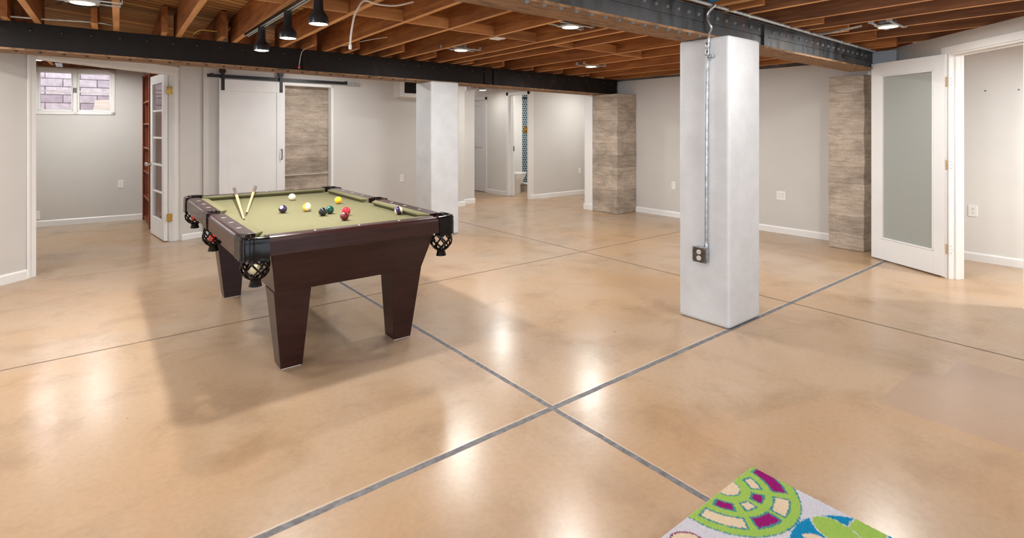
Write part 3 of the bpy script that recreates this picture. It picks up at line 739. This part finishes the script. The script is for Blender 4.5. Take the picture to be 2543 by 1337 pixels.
MB().lathe([(.014,0),(.016,.005),(.016,.03),(.0135,.034),(.0135,.05),(.016,.054),(.016,.085),(.013,.09)], 14, Matrix.Translation((3.388,2.067,1.86))).build('coupling', M['galv'], e, smooth=True)
MB().lathe([(.0145,0),(.0145,.028),(.012,.034)], 12, Matrix.Translation((3.388,2.078,.53))).build('connector', M['galv'], e, smooth=True)
q = MB(); q.box((3.37,2.02,1.845), (3.404,2.066,1.862)); q.lathe([(.006,0),(.006,.02)], 8, Matrix.Translation((3.375,2.032,1.853)) @ Matrix.Rotation(R(-90),4,'Y'))
q.build('pipe_strap', M['galv'], e, bevel=.002)
e = empty('conduit', (2.6, 2.0, 2.2), 'long horizontal steel conduit running along the top of the near beam', 'conduit')
MB().tube([(2.3,2.03,2.212),(3.1,2.03,2.207),(4.5,2.035,2.192),(5.5,2.04,2.178),(6.5,2.04,2.165)], .0125, 12).build('conduit_tube', M['galvp'], e, smooth=True)
for x in (3.9, 4.93, 5.64, 6.02): MB().lathe([(.0165,-.02),(.0165,.02)], 12, Matrix.Translation((x,2.037,2.2-.0128*(x-3.7))) @ Matrix.Rotation(R(90),4,'Y')).build('pipe_strap', M['galv'], e, smooth=True)
e = empty('junction_box', (3.41, 2.0, 2.24), 'blue junction box above the near column where the conduits meet', 'junction box')
MB().box((3.35,1.96,2.222), (3.47,2.045,2.30)).build('box_body', M['bluebox'], e, bevel=.006)
MB().lathe([(.018,0),(.018,.018),(.014,.022)], 8, Matrix.Translation((3.39,2.015,2.20))).build('connector', M['galv'], e)
# small metal plate between joists
tag(MB().box((2.96,3.93,2.185), (3.07,4.04,2.196)).build('ceiling_plate', M['plate'], bevel=.003), 'small blank white cover plate under a joist at mid ceiling', 'plate')

# ------------------------------------------------------------------ recessed lights
LP = 14.5
def recessed(x, y, z, label, power=LP, bars=.42, rz=0.):
    e = empty('recessed_light', (x, y, z), label, 'ceiling light', 'recessed ceiling lights', rz=R(2.4)+rz)
    T = wm(e)
    m = MB(); m.box((-.09,-.075,-.002), (.09,.075,.004), T); m.build('mounting_plate', M['galvp'], e, bevel=.002)
    m = MB(); m.lathe([(.066,-.002),(.075,-.002),(.075,-.006),(.066,-.009)], 32, T, caps=False); m.build('trim_ring', M['plate'], e)
    MB().lathe([(.066,-.0085),(.066,-.003)], 32, T).build('diffuser', M['led'], e)
    for s in (-1, 1):
        q = MB(); q.box((-bars/2,s*.062-.008,.004), (bars/2,s*.062+.008,.012), T); q.box((-bars/2,s*.062-.02,.004), (-bars/2+.004,s*.062+.02,.04), T); q.box((bars/2-.004,s*.062-.02,.004), (bars/2,s*.062+.02,.04), T)
        q.build('hanger_bar', M['galvp'], e)
    MB().box((-.07,-.05,.012), (.04,.05,.07), T).build('driver_box', M['galv'], e, bevel=.003)
    lamp(x, y, z - .012, power)
    return e
def lamp(x, y, z, power, size=.13, col=(1., .99, .965)):
    l = bpy.data.lights.new('lamp', 'AREA'); l.shape = 'DISK'; l.size = size; l.energy = power; l.color = col
    o = bpy.data.objects.new('lamp', l); C.objects.link(o); o.location = (x, y, z); return o
recessed(.012, 4.588, 2.20, 'recessed light at the top left corner of the view above the left steel beam')
recessed(3.188, 4.858, 2.20, 'recessed light between joists behind the hanging white cable')
recessed(3.162, 3.177, 2.20, 'recessed light beside the underside of the near steel beam')
recessed(5.282, 4.923, 2.18, 'recessed light at mid ceiling just left of the near column')
recessed(5.128, 1.514, 2.19, 'recessed light among the dark joists at the upper right')
recessed(6.22, 8.70, 2.12, 'recessed light in the hall beyond the left steel beam', power=2.5, bars=.6)
recessed(-.416, 8.545, 2.18, 'recessed light in the left room just inside the doorway casing')
# lamps without fixtures: presumed ceiling rows, others added to brighten left side and rooms
for x, y, z, p in ((.1,3.0,2.2,LP*.5), (1.4,1.4,2.2,LP*.6), (3.2,1.3,2.2,LP*.8), (5.3,3.2,2.18,LP), (-1.6,1.5,2.2,LP), (-1.8,4.0,2.2,LP*1.3), (.4,-.9,2.2,LP*.6), (3.2,-1.0,2.2,LP*.8), (-1.6,-1.2,2.2,LP*.6),
                   (6.2,-.1,2.14,LP*2.6), (6.0,-1.5,2.14,LP*2.6), (7.3,8.3,2.25,LP*1.2), (7.8,7.0,2.2,LP), (5.4,7.0,2.18,LP), (.2,9.0,2.2,LP*1.3), (-.9,5.3,2.2,LP), (2.6,6.9,2.2,LP*.8)):
    lamp(x, y, z, p, col=(.95,.985,1.) if x > 6 and y < 1 else (1., .99, .965))

# ------------------------------------------------------------------ track light
tr = empty('track_rail', (1.13, 4.2, 2.19), 'black track rail under a joist above the pool table', 'track')
m = MB(); tx = lambda y: 1.135 + .016*(y-5.1)
m.loft([[(tx(y)-.018,y,2.165),(tx(y)+.018,y,2.165),(tx(y)+.018,y,2.19),(tx(y)-.018,y,2.19)] for y in (5.14, 2.3)]).build('track_body', M['blackgloss'], tr, bevel=.002)
for s in (-1, 1):
    m = MB(); m.loft([[(tx(y)+s*.012-.003,y,2.161),(tx(y)+s*.012+.003,y,2.161),(tx(y)+s*.012+.003,y,2.166),(tx(y)+s*.012-.003,y,2.166)] for y in (5.13, 2.3)]).build('track_contact', M['galvp'], tr)
TY = [4.60, 3.86, 3.22]
hd0 = None
for i, y in enumerate(TY):
    x = tx(y)
    if hd0 is None:
        e = empty('track_light', (x, y, 2.165), None, 'track light', 'black track lights')
        T = wm(e)
        MB().box((-.02,-.03,-.022), (.02,.03,0), T).build('track_adapter', M['blackgloss'], e, bevel=.003)
        m = MB(); m.lathe([(.001,-.022),(.026,-.022),(.027,-.026),(.027,-.105),(.030,-.112),(.054,-.142),(.058,-.150),(.058,-.185),(.053,-.187),(.053,-.178)], 32, T, caps=False)
        m.build('lamp_shade', M['blackgloss'], e, smooth=True)
        m = MB(); m.lathe([(.0005,-.170),(.05,-.172),(.052,-.180),(.035,-.190),(.0005,-.194)], 32, T, caps=False); m.build('bulb', M['bulb'], e, smooth=True)
        for s in (-1,1):
            q = MB(); q.tube([T @ Vector(p) for p in ((s*.02,0,-.03),(s*.03,0,-.10),(s*.056,0,-.14))], .002, 6); q.build('wire_clip', M['black'], e)
        hd0 = e
    else:
        e = copy_tree(hd0); e.location = (x, y, 2.165)
    e['label'] = ['black track light farthest from the viewer, nearest the left steel beam', 'middle one of the three black track lights', 'black track light nearest the viewer, largest of the three'][i]
    l = bpy.data.lights.new('track_lamp', 'SPOT'); l.energy = 58.; l.spot_size = R(120); l.spot_blend = .5; l.shadow_soft_size = .05; l.color = (1., .98, .94)
    o = bpy.data.objects.new('track_lamp', l); C.objects.link(o); o.location = (x, y, 1.965)

# ------------------------------------------------------------------ cables
def cable(name, pts, r, mat, label, extra=None):
    o = MB().tube(smoothpts(pts), r, 7).build(name, mat, smooth=True); return tag(o, label, 'cable')
o = cable('hanging_cable', [(1.82,3.38,2.245),(1.698,3.4,2.205),(1.57,3.4,2.194),(1.49,3.4,2.206),(1.456,3.4,2.197),(1.428,3.4,2.155),(1.40,3.4,2.094),(1.379,3.4,1.985),(1.372,3.4,1.905)], .0065, M['cable'], 'white cable end hanging down from the joists above the table')
MB().lathe([(.008,0),(.011,.006),(.011,.03),(.007,.036)], 10, Matrix.Translation((1.372,3.4,1.872))).build('cable_connector', M['cable'], o, smooth=True)
cable('ceiling_cable', [(2.10,5.86,2.24),(2.26,5.7,2.262),(2.36,5.45,2.29),(2.48,5.2,2.305),(2.56,5.02,2.30),(2.66,4.8,2.33),(2.76,4.5,2.35)], .005, M['cable'], 'thin cable stapled along a joist side right of the hanging cable')
cable('ceiling_cable', [(-.9,5.90,2.252),(-.5,5.90,2.258),(-.25,5.9,2.262),(.0,5.88,2.27),(.14,5.9,2.275),(.24,5.93,2.27)], .008, M['galvp'], 'armoured grey cable lying on top of the left steel beam')
cable('ceiling_cable', [(-.22,5.45,2.40),(-.1,5.5,2.345),(.02,5.5,2.33),(.16,5.5,2.36),(.22,5.5,2.40)], .006, M['cableb'], 'dark cable sagging between joists below the corner recessed light')
cable('ceiling_cable', [(.84,5.92,2.255),(.90,5.9,2.30),(1.02,5.88,2.30),(1.12,5.86,2.31),(1.15,5.86,2.35)], .005, M['cabley'], 'yellow cable looping over the left steel beam')
o = cable('ceiling_cable', [(1.885,5.90,2.30),(1.88,5.895,2.22),(1.845,5.895,2.17),(1.83,5.9,2.10),(1.82,5.9,2.03)], .0035, M['cable'], 'thin grey wire with a pink wire nut on the left beam')
MB().lathe([(.003,-.028),(.012,-.024),(.010,0),(.004,.004)], 10, Matrix.Translation((1.818,5.9,2.022))).build('wire_nut', M['pink'], o, smooth=True)
cable('ceiling_cable', [(6.95,5.5,2.21),(6.98,4.9,2.175),(7.0,4.3,2.20),(7.0,3.6,2.17)], .006, M['cabley'], 'yellow cable along the top of the back wall')

cable('ceiling_cable', [(5.06,2.04,2.192),(5.03,1.96,2.178),(4.95,1.8,2.176),(4.87,1.62,2.178)], .009, M['galvp'], 'pale flexible conduit from the near beam to the upper right recessed light')
# metal brackets at the left room ceiling
for x, y, l in ((-.22, 9.3, 'left'), (.24, 9.05, 'right')):
    m = MB(); m.box((x-.035,y-.25,2.195), (x+.035,y+.3,2.2)); m.box((x+.03,y-.25,2.2), (x+.035,y+.3,2.26))
    tag(m.build('ceiling_bracket', M['galvp']), f'{l} metal strap under the left room ceiling above the window', 'bracket')

# ------------------------------------------------------------------ pool table
PT = empty('pool_table', (1.29, 4.09, 0), 'dark mahogany pool table with olive felt and woven leather pockets', 'pool table', rz=R(-.7))
TT = wm(PT)
A, B = .635, 1.117             # outer half sizes
ZB, ZT = .692, .792            # rail underside / top
BED = .754
# cabinet: flared sides
m = MB()
m.loft([[(-.447,-.985,.455),(.447,-.985,.455),(.447,.985,.455),(-.447,.985,.455)],
        [(-.492,-1.085,.70),(.492,-1.085,.70),(.492,1.085,.70),(-.492,1.085,.70)]], TT)
m.build('cabinet', M['mahog'], PT, bevel=.004)
m = MB(); m.box((-A+.09,-B+.09,.70), (A-.09,B-.09,BED), TT); m.build('bed_cloth', M['felt'], PT)
for sx in (-1, 1):
    for k, (ya, yb, yc, yd) in enumerate(((-.98,-.795,-.925,-.80), (.69,.875,.69,.815))):
        xs = sorted((sx*.452, sx*.25)); xb = sorted((sx*.402, sx*.282))
        m = MB(); m.loft([[(xb[0],yc,.006),(xb[1],yc,.006),(xb[1],yd,.006),(xb[0],yd,.006)],
                          [(xs[0],ya,.457),(xs[1],ya,.457),(xs[1],yb,.457),(xs[0],yb,.457)]], TT)
        lg = m.build('leg', M['mahog'], PT, bevel=.003)
        q = MB(); q.box((xb[0]+.008,yc+.008,0), (xb[1]-.008,yd-.008,.007), TT); q.build('foot_pad', M['sight'], lg)
def rail(p0, p1, inward, name='rail'):
    """wooden rail with its cushion; p0->p1 outer edge, inward = unit normal"""
    p0, p1, n = Vector((*p0,0)), Vector((*p1,0)), Vector((*inward,0))
    prof = [(0,ZB),(0,ZT-.022),(.004,ZT-.012),(.012,ZT-.004),(.024,ZT),(.098,ZT-.002),(.098,ZB)]
    rings = [[p + n*a + Vector((0,0,z)) for a, z in prof] for p in (p0, p1)]
    r = MB().loft(rings, TT).build(name, M['mahogrun'], PT, bevel=.0015)
    d = (p1 - p0).normalized(); c = []
    L = (p1 - p0).length
    for t, sh in ((0,0), (.055,1), (L-.055,1), (L,0)):
        q = p0 + d*t; w = .05 if sh else .004
        c.append([q + n*(.098) + Vector((0,0,ZT-.003)), q + n*(.098 + w) + Vector((0,0,ZT-.006)), q + n*(.098 + w) + Vector((0,0,ZT-.014)), q + n*(.098 + w*.55) + Vector((0,0,BED)), q + n*.098 + Vector((0,0,BED))])
    MB().loft(c, TT).build('cushion', M['felt'], PT)
    for k in (1, 2, 3):
        q = p0 + d*(L*k/4) + n*.058
        e1 = d*.0055; e2 = n*.017; z = Vector((0,0,ZT+.0008 - .002*.5))
        MB().loft([[q-e1+z-Vector((0,0,.003)), q+e2+z-Vector((0,0,.003)), q+e1+z-Vector((0,0,.003)), q-e2+z-Vector((0,0,.003))], [q-e1+z, q+e2+z, q+e1+z, q-e2+z]], TT).build('sight', M['sight'], r)
    return r
cp, sp = .125, .062
rail((-A+cp,-B), (A-cp,-B), (0,1)); rail((-A+cp,B), (A-cp,B), (0,-1))
for sx in (-1, 1):
    rail((sx*A,-B+cp+.05), (sx*A,-sp), (-sx,0)); rail((sx*A,sp), (sx*A,B-cp-.05), (-sx,0))
def net(cx, cy, rtop, ztop, parent):
    prof = [(rtop*.86,ztop),(rtop*.98,ztop-.02),(rtop*1.06,ztop-.05),(rtop*.98,ztop-.078),(rtop*.72,ztop-.1),(.027,ztop-.113)]
    def rad(t):
        f = t*(len(prof)-1); i = min(int(f), len(prof)-2); u = f - i
        return prof[i][0]*(1-u)+prof[i+1][0]*u, prof[i][1]*(1-u)+prof[i+1][1]*u
    m = MB()
    for k in range(7):
        for s in (-1, 1):
            pts = []
            for j in range(13):
                t = j/12; r, z = rad(t); a = 2*PI*k/7 + s*t*1.9 + .2
                pts.append(TT @ Vector((cx + r*math.cos(a), cy + r*math.sin(a), z)))
            m.tube(pts, .0052, 6)
    m.build('net', M['leather'], parent, smooth=True)
    zt = ztop-.108
    m = MB(); rings = []
    for r, z, fl in ((.026,zt,0), (.029,zt-.008,0), (.026,zt-.016,.0), (.031,zt-.045,.003)):
        rings.append([TT @ Vector((cx + (r+fl*math.sin(9*a))*math.cos(a), cy + (r+fl*math.sin(9*a))*math.sin(a), z)) for a in [2*PI*i/36 for i in range(36)]])
    m.loft(rings); m.build('fringe', M['leather'], parent, smooth=True)
def corner_pocket(sx, sy):
    pk = bpy.data.objects.new('pocket', None); C.objects.link(pk); pk.parent = PT; pk.empty_display_size = .03
    pk.location = (sx*(A-.085), sy*(B-.085), ZT)
    cx, cy = A-.082, B-.082; ri = .058; c = .07           # canonical (+,+) corner, mirrored after
    xo, yo = A+.004, B+.004; x_end, y_end = A-cp-.004, B-cp-.055
    outer = [(xo, y_end)]
    nC = 8
    for k in range(nC+1):
        a = (PI/2)*k/nC; outer.append((xo-c + c*math.cos(a), yo-c + c*math.sin(a)))
    outer.append((x_end, yo))
    def resample(pl, n):
        P = [Vector((*p,0)) for p in pl]; L = [0]
        for a, b in zip(P, P[1:]): L.append(L[-1] + (b-a).length)
        out = []
        for i in range(n):
            t = L[-1]*i/(n-1); j = 0
            while j < len(L)-2 and L[j+1] < t: j += 1
            u = (t-L[j])/max(L[j+1]-L[j],1e-6); out.append(P[j].lerp(P[j+1], u))
        return out
    n = 29; O = resample(outer, n)
    I = [Vector((cx + ri*math.cos(a), cy + ri*math.sin(a), 0)) for a in [R(-78) + (R(246))*i/(n-1) for i in range(n)]]
    # inner ends follow the rail ends to the mouth
    F = Vector((sx, sy, 1))
    fl = lambda p, z: TT @ Vector((p.x*sx, p.y*sy, z))
    out_dir = [Vector(((O[i]-I[i]).x, (O[i]-I[i]).y, 0)).normalized() for i in range(n)]
    prof = []
    for i in range(n):
        o, q, d = O[i], I[i], out_dir[i]; wv = .004*math.sin(i*1.1)
        mid = o - d*.018
        prof.append([fl(q, ZB+.01), fl(q, ZT-.004), fl(q + d*.006, ZT+.003), fl(mid, ZT+.006), fl(o - d*.004, ZT+.002), fl(o + d*.003, ZT-.012), fl(o, ZT-.026), fl(o + d*.003, ZT-.034), fl(o + d*.002, ZB), fl(o + d*.004, ZB-.016+wv), fl(o - d*.012, ZB-.014+wv)])
    MB().loft(prof).build('pocket_iron', M['leather'], pk, smooth=True)
    net(sx*(A-.075), sy*(B-.07), .066, ZB-.008, pk)
    return pk
def side_pocket(sx):
    pk = bpy.data.objects.new('pocket', None); C.objects.link(pk); pk.parent = PT; pk.empty_display_size = .03
    pk.location = (sx*(A-.03), 0, ZT)
    n = 25; prof = []; ri = .05
    for i in range(n):
        a = R(-105) + R(210)*i/(n-1)
        q = Vector((A-.062 + ri*math.cos(a), ri*math.sin(a), 0))
        # outer: straight face clipped at the outer edge and the rail ends
        dx, dy = math.cos(a), math.sin(a)
        o = Vector((min(A+.005, q.x + dx*.1), max(-.066, min(.066, q.y + dy*.03 + (0 if abs(dy) < .5 else math.copysign(.012, dy)))), 0))
        if abs(a) > R(60): o.x = A - .062 + max(dx, -.35)*ri*.8 + .03*max(0, dx)
        fl = lambda p, z: TT @ Vector((p.x*sx, p.y, z))
        prof.append([fl(q, ZB+.01), fl(q, ZT-.003), fl(q.lerp(o,.3), ZT+.004), fl(o, ZT+.003), fl(o + Vector((.003,0,0)), ZT-.012), fl(o, ZB-.012), fl(q.lerp(o,.6), ZB-.012)])
    MB().loft(prof).build('pocket_iron', M['leather'], pk, smooth=True)
    net(sx*(A-.045), 0, .06, ZB-.006, pk)
    return pk
for sx in (-1, 1):
    side_pocket(sx)
    for sy in (-1, 1): corner_pocket(sx, sy)

# ------------------------------------------------------------------ balls
BR = .0286
BALLS = [('white cue ball near the far rail', S(236,228,196), False, (1.385,4.679), (0,0,0)),
 ('dark purple ball with a white number disc left of the yellow balls', S(44,26,62), False, (1.127,4.022), (0,0,0)),
 ('orange striped ball touching behind a yellow ball', S(224,112,44), True, (1.306,4.052), (55,30,20)),
 ('yellow striped ball in front of the orange striped ball', S(244,186,50), True, (1.283,3.992), (70,60,0)),
 ('solid yellow ball alone near the right side of the felt', S(248,190,30), False, (1.612,4.239), (0,0,0)),
 ('black ball in front of the green ball', S(16,16,20), False, (1.306,3.720), (0,0,0)),
 ('dark green ball behind the black ball', S(10,74,62), False, (1.376,3.778), (0,0,0)),
 ('bright red ball behind the maroon ball', S(196,28,46), False, (1.442,3.643), (0,0,0)),
 ('maroon ball nearest the near rail', S(104,14,30), False, (1.354,3.450), (0,0,0)),
 ('purple striped ball near the right rail and corner pocket', S(44,26,72), True, (1.738,3.440), (38,62,10))]
b0 = MB().sphere((0,0,0), BR, 36, 20).build('billiard_ball', M['felt'], smooth=True); bme = b0.data; bpy.data.objects.remove(b0)
bmats = []
def ball(mat, loc, rot, label, group):
    me = bme.copy(); me.materials.clear(); me.materials.append(mat)
    o = bpy.data.objects.new('billiard_ball', me); C.objects.link(o); o.location = loc; o.rotation_euler = [R(a) for a in rot]
    return tag(o, label, 'billiard ball', group)
for i, (lab, c, st, (x, y), rot) in enumerate(BALLS):
    mt = ballmat(f'ball_resin_{i}', c, st)
    o = ball(mt, (x, y, BED + BR + .0005), rot, lab, 'balls on the felt')
    if i == 1:
        # number disc facing the viewer's upper left
        d = (Vector((-.55,-.62,.62))).normalized(); q = d.to_track_quat('Z', 'Y').to_matrix().to_4x4()
        T = Matrix.Translation(o.location) @ q
        MB().sphere((0,0,0), BR+.0003, 24, 4, M=T, z0=math.cos(R(27)), z1=.9999).build('number_disc', M['sight'], o, smooth=True)
        m = MB(); r = BR + .0007
        def onball(u, v): return T @ Vector((u, v, math.sqrt(r*r-u*u-v*v)))
        for a, b in (((-.004,-.001),(.0005,.0055)), ((-.004,-.001),(.005,-.001)), ((.002,.003),(.002,-.006))):
            m.tube([onball(*a), onball(*b)], .0009, 6)
        m.build('numeral', M['slot'], o)
# balls caught in the pockets
PB = [(-(A-.045), .004, 'orange-red ball in the left side pocket net', S(214,60,40)), (-(A-.075), B-.07, 'red ball in the far left corner pocket net', S(222,44,30)),
      (-(A-.075), -(B-.07), 'cream ball in the near left corner pocket net', S(236,226,180))]
for i, (x, y, lab, c) in enumerate(PB):
    p = TT @ Vector((x, y, ZB-.075)); ball(ballmat(f'pocket_ball_{i}', c), p, (0,0,0), lab, 'balls in the pockets')

# ------------------------------------------------------------------ cues
def cue(tip, butt, label):
    a, b = Vector(tip), Vector(butt); d = (b-a).normalized(); L = (b-a).length
    e = empty('cue_stick', b, label, 'cue', 'cue sticks on the table')
    P = lambda t: a + d*t
    MB().tube([P(.022), P(L*.3), P(L*.72)], [.0064,.0078,.0115], 14).build('shaft', M['cuewood'], e, smooth=True)
    MB().tube([P(L*.72), P(L*.86), P(L-.01), P(L)], [.0116,.0138,.0152,.012], 14).build('butt', M['cuebutt'], e, smooth=True)
    MB().tube([P(.006), P(.022)], [.0063,.0065], 12).build('ferrule', M['sight'], e, smooth=True)
    MB().tube([P(0), P(.006)], [.0052,.0062], 12).build('tip', M['cuetip'], e, smooth=True)
cue((.836,3.852,.7625), (1.062,5.245,.8235), 'cue stick whose tip lies nearest the viewer, butt on the far rail at left')
cue((.897,4.055,.775), (1.245,5.30,.8235), 'cue stick crossing over the other, butt on the far rail at right')

# ------------------------------------------------------------------ rug
def rug():
    x0, x1, y0, y1 = .75, 2.092, -.15, 1.086; st = .0045
    nx, ny = int((x1-x0)/st), int((y1-y0)/st)
    rn = random.Random(5)
    g1 = [[rn.uniform(-1,1) for _ in range(ny+2)] for _ in range(nx+2)]
    white, green, mag, cream, teal, blue, pur = S(192,192,202), S(146,180,86), S(138,24,104), S(208,190,164), S(58,128,138), S(20,126,172), S(118,20,84)
    def cells(r, a):
        for ra, rb, L in ((.16,.212, ((5,48,mag),(58,87,cream),(93.5,122,mag),(131,175,cream))), (.088,.127, ((12,44,cream),(60,84,mag),(97,120,cream),(137,171,mag)))):
            for a0, a1, c in L:
                dr = min(r-ra, rb-r); da = min(a-a0, a1-a)*PI/180*r; d = min(dr, da)
                if d > 0: return c if d > .004 else teal
                if d > -.003: return teal
        return None
    def colour(x, y, i, j):
        x += g1[i][j]*.0018; y += g1[j % (nx+1)][i % (ny+1)]*.0018
        dx, dy = x-1.894, 1.078-y; r = math.hypot(dx, dy); a = math.degrees(math.atan2(dy, dx))
        if r < .25:
            if r < .046: return cream
            if r < .050: return teal
            if r > .245: return teal
            return cells(r, a) or green
        def ell(cx, cy, rx, ry, rot):
            u, v = x-cx, y-cy; c, s = math.cos(R(rot)), math.sin(R(rot)); p, q = u*c+v*s, -u*s+v*c
            return math.hypot(p/rx, q/ry)
        if math.hypot(x-1.895, y-.61) < .217:
            for cx, cy, rot in ((1.972,.728,80), (2.045,.662,8), (1.905,.665,60), (1.985,.56,-30)):
                d = ell(cx, cy, .078, .052, rot)
                if d < 1: return green
                if d < 1.07: return white
            d = ell(1.885, .765, .034, .017, -55)
            if d < 1: return cream
            return blue
        for cx, cy, rr in ((1.53,1.0,.066), (1.45,.55,.13), (1.2,.85,.16), (1.0,.4,.2)):
            d = math.hypot(x-cx, y-cy)
            if d < rr: return pur if d > rr-.006 else (cream if rr < .1 else (green if d > rr*.6 else mag))
        return white
    vs, fs, cols = [], [], []
    for i in range(nx+1):
        for j in range(ny+1):
            x, y = x0+st*i, y0+st*j; edge = min(i, j, nx-i, ny-j)
            vs.append((x, y, .003 if edge == 0 else .0115 + g1[i][j]*.0016)); cols.append(colour(x, y, i, j))
    for i in range(nx):
        for j in range(ny):
            k = i*(ny+1)+j; fs.append((k, k+ny+1, k+ny+2, k+1))
    me = bpy.data.meshes.new('rug'); me.from_pydata(vs, [], fs)
    at = me.color_attributes.new('pile', 'FLOAT_COLOR', 'POINT')
    at.data.foreach_set('color', [c for q in cols for c in q])
    m, nt, b = newmat('tufted_pile'); ca = N(nt, 'ShaderNodeVertexColor', layer_name='pile')
    f = noise(nt, coords(nt, (1,1,1)), 320., 2.)
    nt.links.new(mixc(nt, 1., ca.outputs[0], ramp(nt, f, [(.3,(.84,.84,.84,1)),(.65,(1.05,1.05,1.05,1))]), 'MULTIPLY'), b.inputs['Base Color'])
    b.inputs['Roughness'].default_value = 1.; b.inputs['Specular IOR Level'].default_value = .1
    bump(nt, b, f, .5, .004)
    me.materials.append(m)
    o = bpy.data.objects.new('rug', me); C.objects.link(o)
    tag(o, 'white tufted rug with green, magenta and blue circle patterns in the foreground', 'rug')
    bk = MB().box((x0,y0,.0005), (x1,y1,.004)).build('rug_backing', M['curb'], o)
rug()

# ------------------------------------------------------------------ bathroom fittings
t = empty('toilet', (7.1, 8.87, 0), 'white toilet seen through the bathroom doorway', 'toilet')
def ov(cx, a0, a1, w, z, n=24):   # egg outline: back at cx-a0, front at cx+a1
    return [(cx + (a1 if math.cos(q) > 0 else a0)*math.cos(q), 8.87 + w*math.sin(q), z) for q in [2*PI*i/n for i in range(n)]]
m = MB(); m.loft([ov(7.12,.2,.2,.11,.0), ov(7.12,.2,.2,.105,.06), ov(7.12,.2,.19,.11,.15), ov(7.14,.2,.25,.15,.27), ov(7.15,.2,.31,.185,.37), ov(7.15,.2,.31,.185,.395)]); m.build('bowl', M['porcelain'], t, smooth=True)
m = MB(); m.loft([ov(7.15,.2,.32,.19,.397), ov(7.15,.2,.32,.19,.412)]); m.build('seat', M['porcelain'], t, bevel=.004)
m = MB(); m.loft([ov(7.15,.2,.318,.188,.414), ov(7.15,.2,.31,.18,.43)]); m.build('seat_lid', M['porcelain'], t, smooth=True)
m = MB(); m.box((6.815,8.68,.4), (6.985,9.06,.76)); m.build('tank', M['porcelain'], t, bevel=.02)
m = MB(); m.box((6.81,8.67,.762), (6.99,9.07,.79)); m.build('tank_lid', M['porcelain'], t, bevel=.008)
tag(MB().box((7.46,7.9,0), (7.58,9.285,.15)).build('shower_curb', M['curb'], bevel=.005), 'beige shower curb beside the toilet', 'curb')
cc = bpy.context.scene.objects[-1] if False else None
tag(MB().box((7.45,7.9,.151), (7.59,9.285,.175)).build('curb_cap', M['trim'], bevel=.004), 'white stone cap on top of the shower curb', 'curb cap')
v = empty('shower_valve', (7.85, 9.3, 1.32), 'round brass shower valve on the patterned tile', 'valve')
T = Matrix.Translation((7.85,9.3,1.32)) @ Matrix.Rotation(R(90),4,'X')
MB().lathe([(.085,0),(.085,.008),(.07,.014),(.001,.014)], 28, T).build('escutcheon', M['brass'], v, smooth=True)
MB().lathe([(.03,.014),(.03,.05),(.001,.052)], 20, T).build('valve_stem', M['brass'], v, smooth=True)
MB().tube([T @ Vector((0,0,.045)), T @ Vector((.05,-.05,.05))], .008, 8).build('valve_handle', M['brass'], v, smooth=True)

sun = bpy.data.lights.new('sun', 'SUN'); sun.energy = 5.; sun.angle = R(1.); sun.color = (1., .97, .93)
so = bpy.data.objects.new('sun', sun); C.objects.link(so); so.rotation_euler = (R(38), 0, R(8))
# ------------------------------------------------------------------ sky, camera, view
w = bpy.data.worlds.new('World'); bpy.context.scene.world = w; w.use_nodes = True
bg = w.node_tree.nodes['Background']; bg.inputs['Color'].default_value = (.78, .88, 1., 1); bg.inputs['Strength'].default_value = 3.2

cam = bpy.data.cameras.new('camera'); co = bpy.data.objects.new('camera', cam); C.objects.link(co)
co.location = (0, 0, 1.36); co.rotation_euler = (R(90), 0, R(51.327 - 90))
cam.sensor_width = 36; cam.sensor_fit = 'HORIZONTAL'; cam.lens = 36 * 1339.5 / 2543
cam.shift_y = -(668.5 - 318.5) / 2543; cam.clip_start = .05; cam.clip_end = 60
sc = bpy.context.scene; sc.camera = co
sc.view_settings.view_transform = 'Standard'; sc.view_settings.look = 'None'; sc.view_settings.gamma = 1; sc.view_settings.use_curve_mapping = False
sc.view_settings.exposure = .46
sc.cycles.use_denoising = True; sc.cycles.max_bounces = 10; sc.cycles.diffuse_bounces = 6; sc.cycles.sample_clamp_indirect = 6.
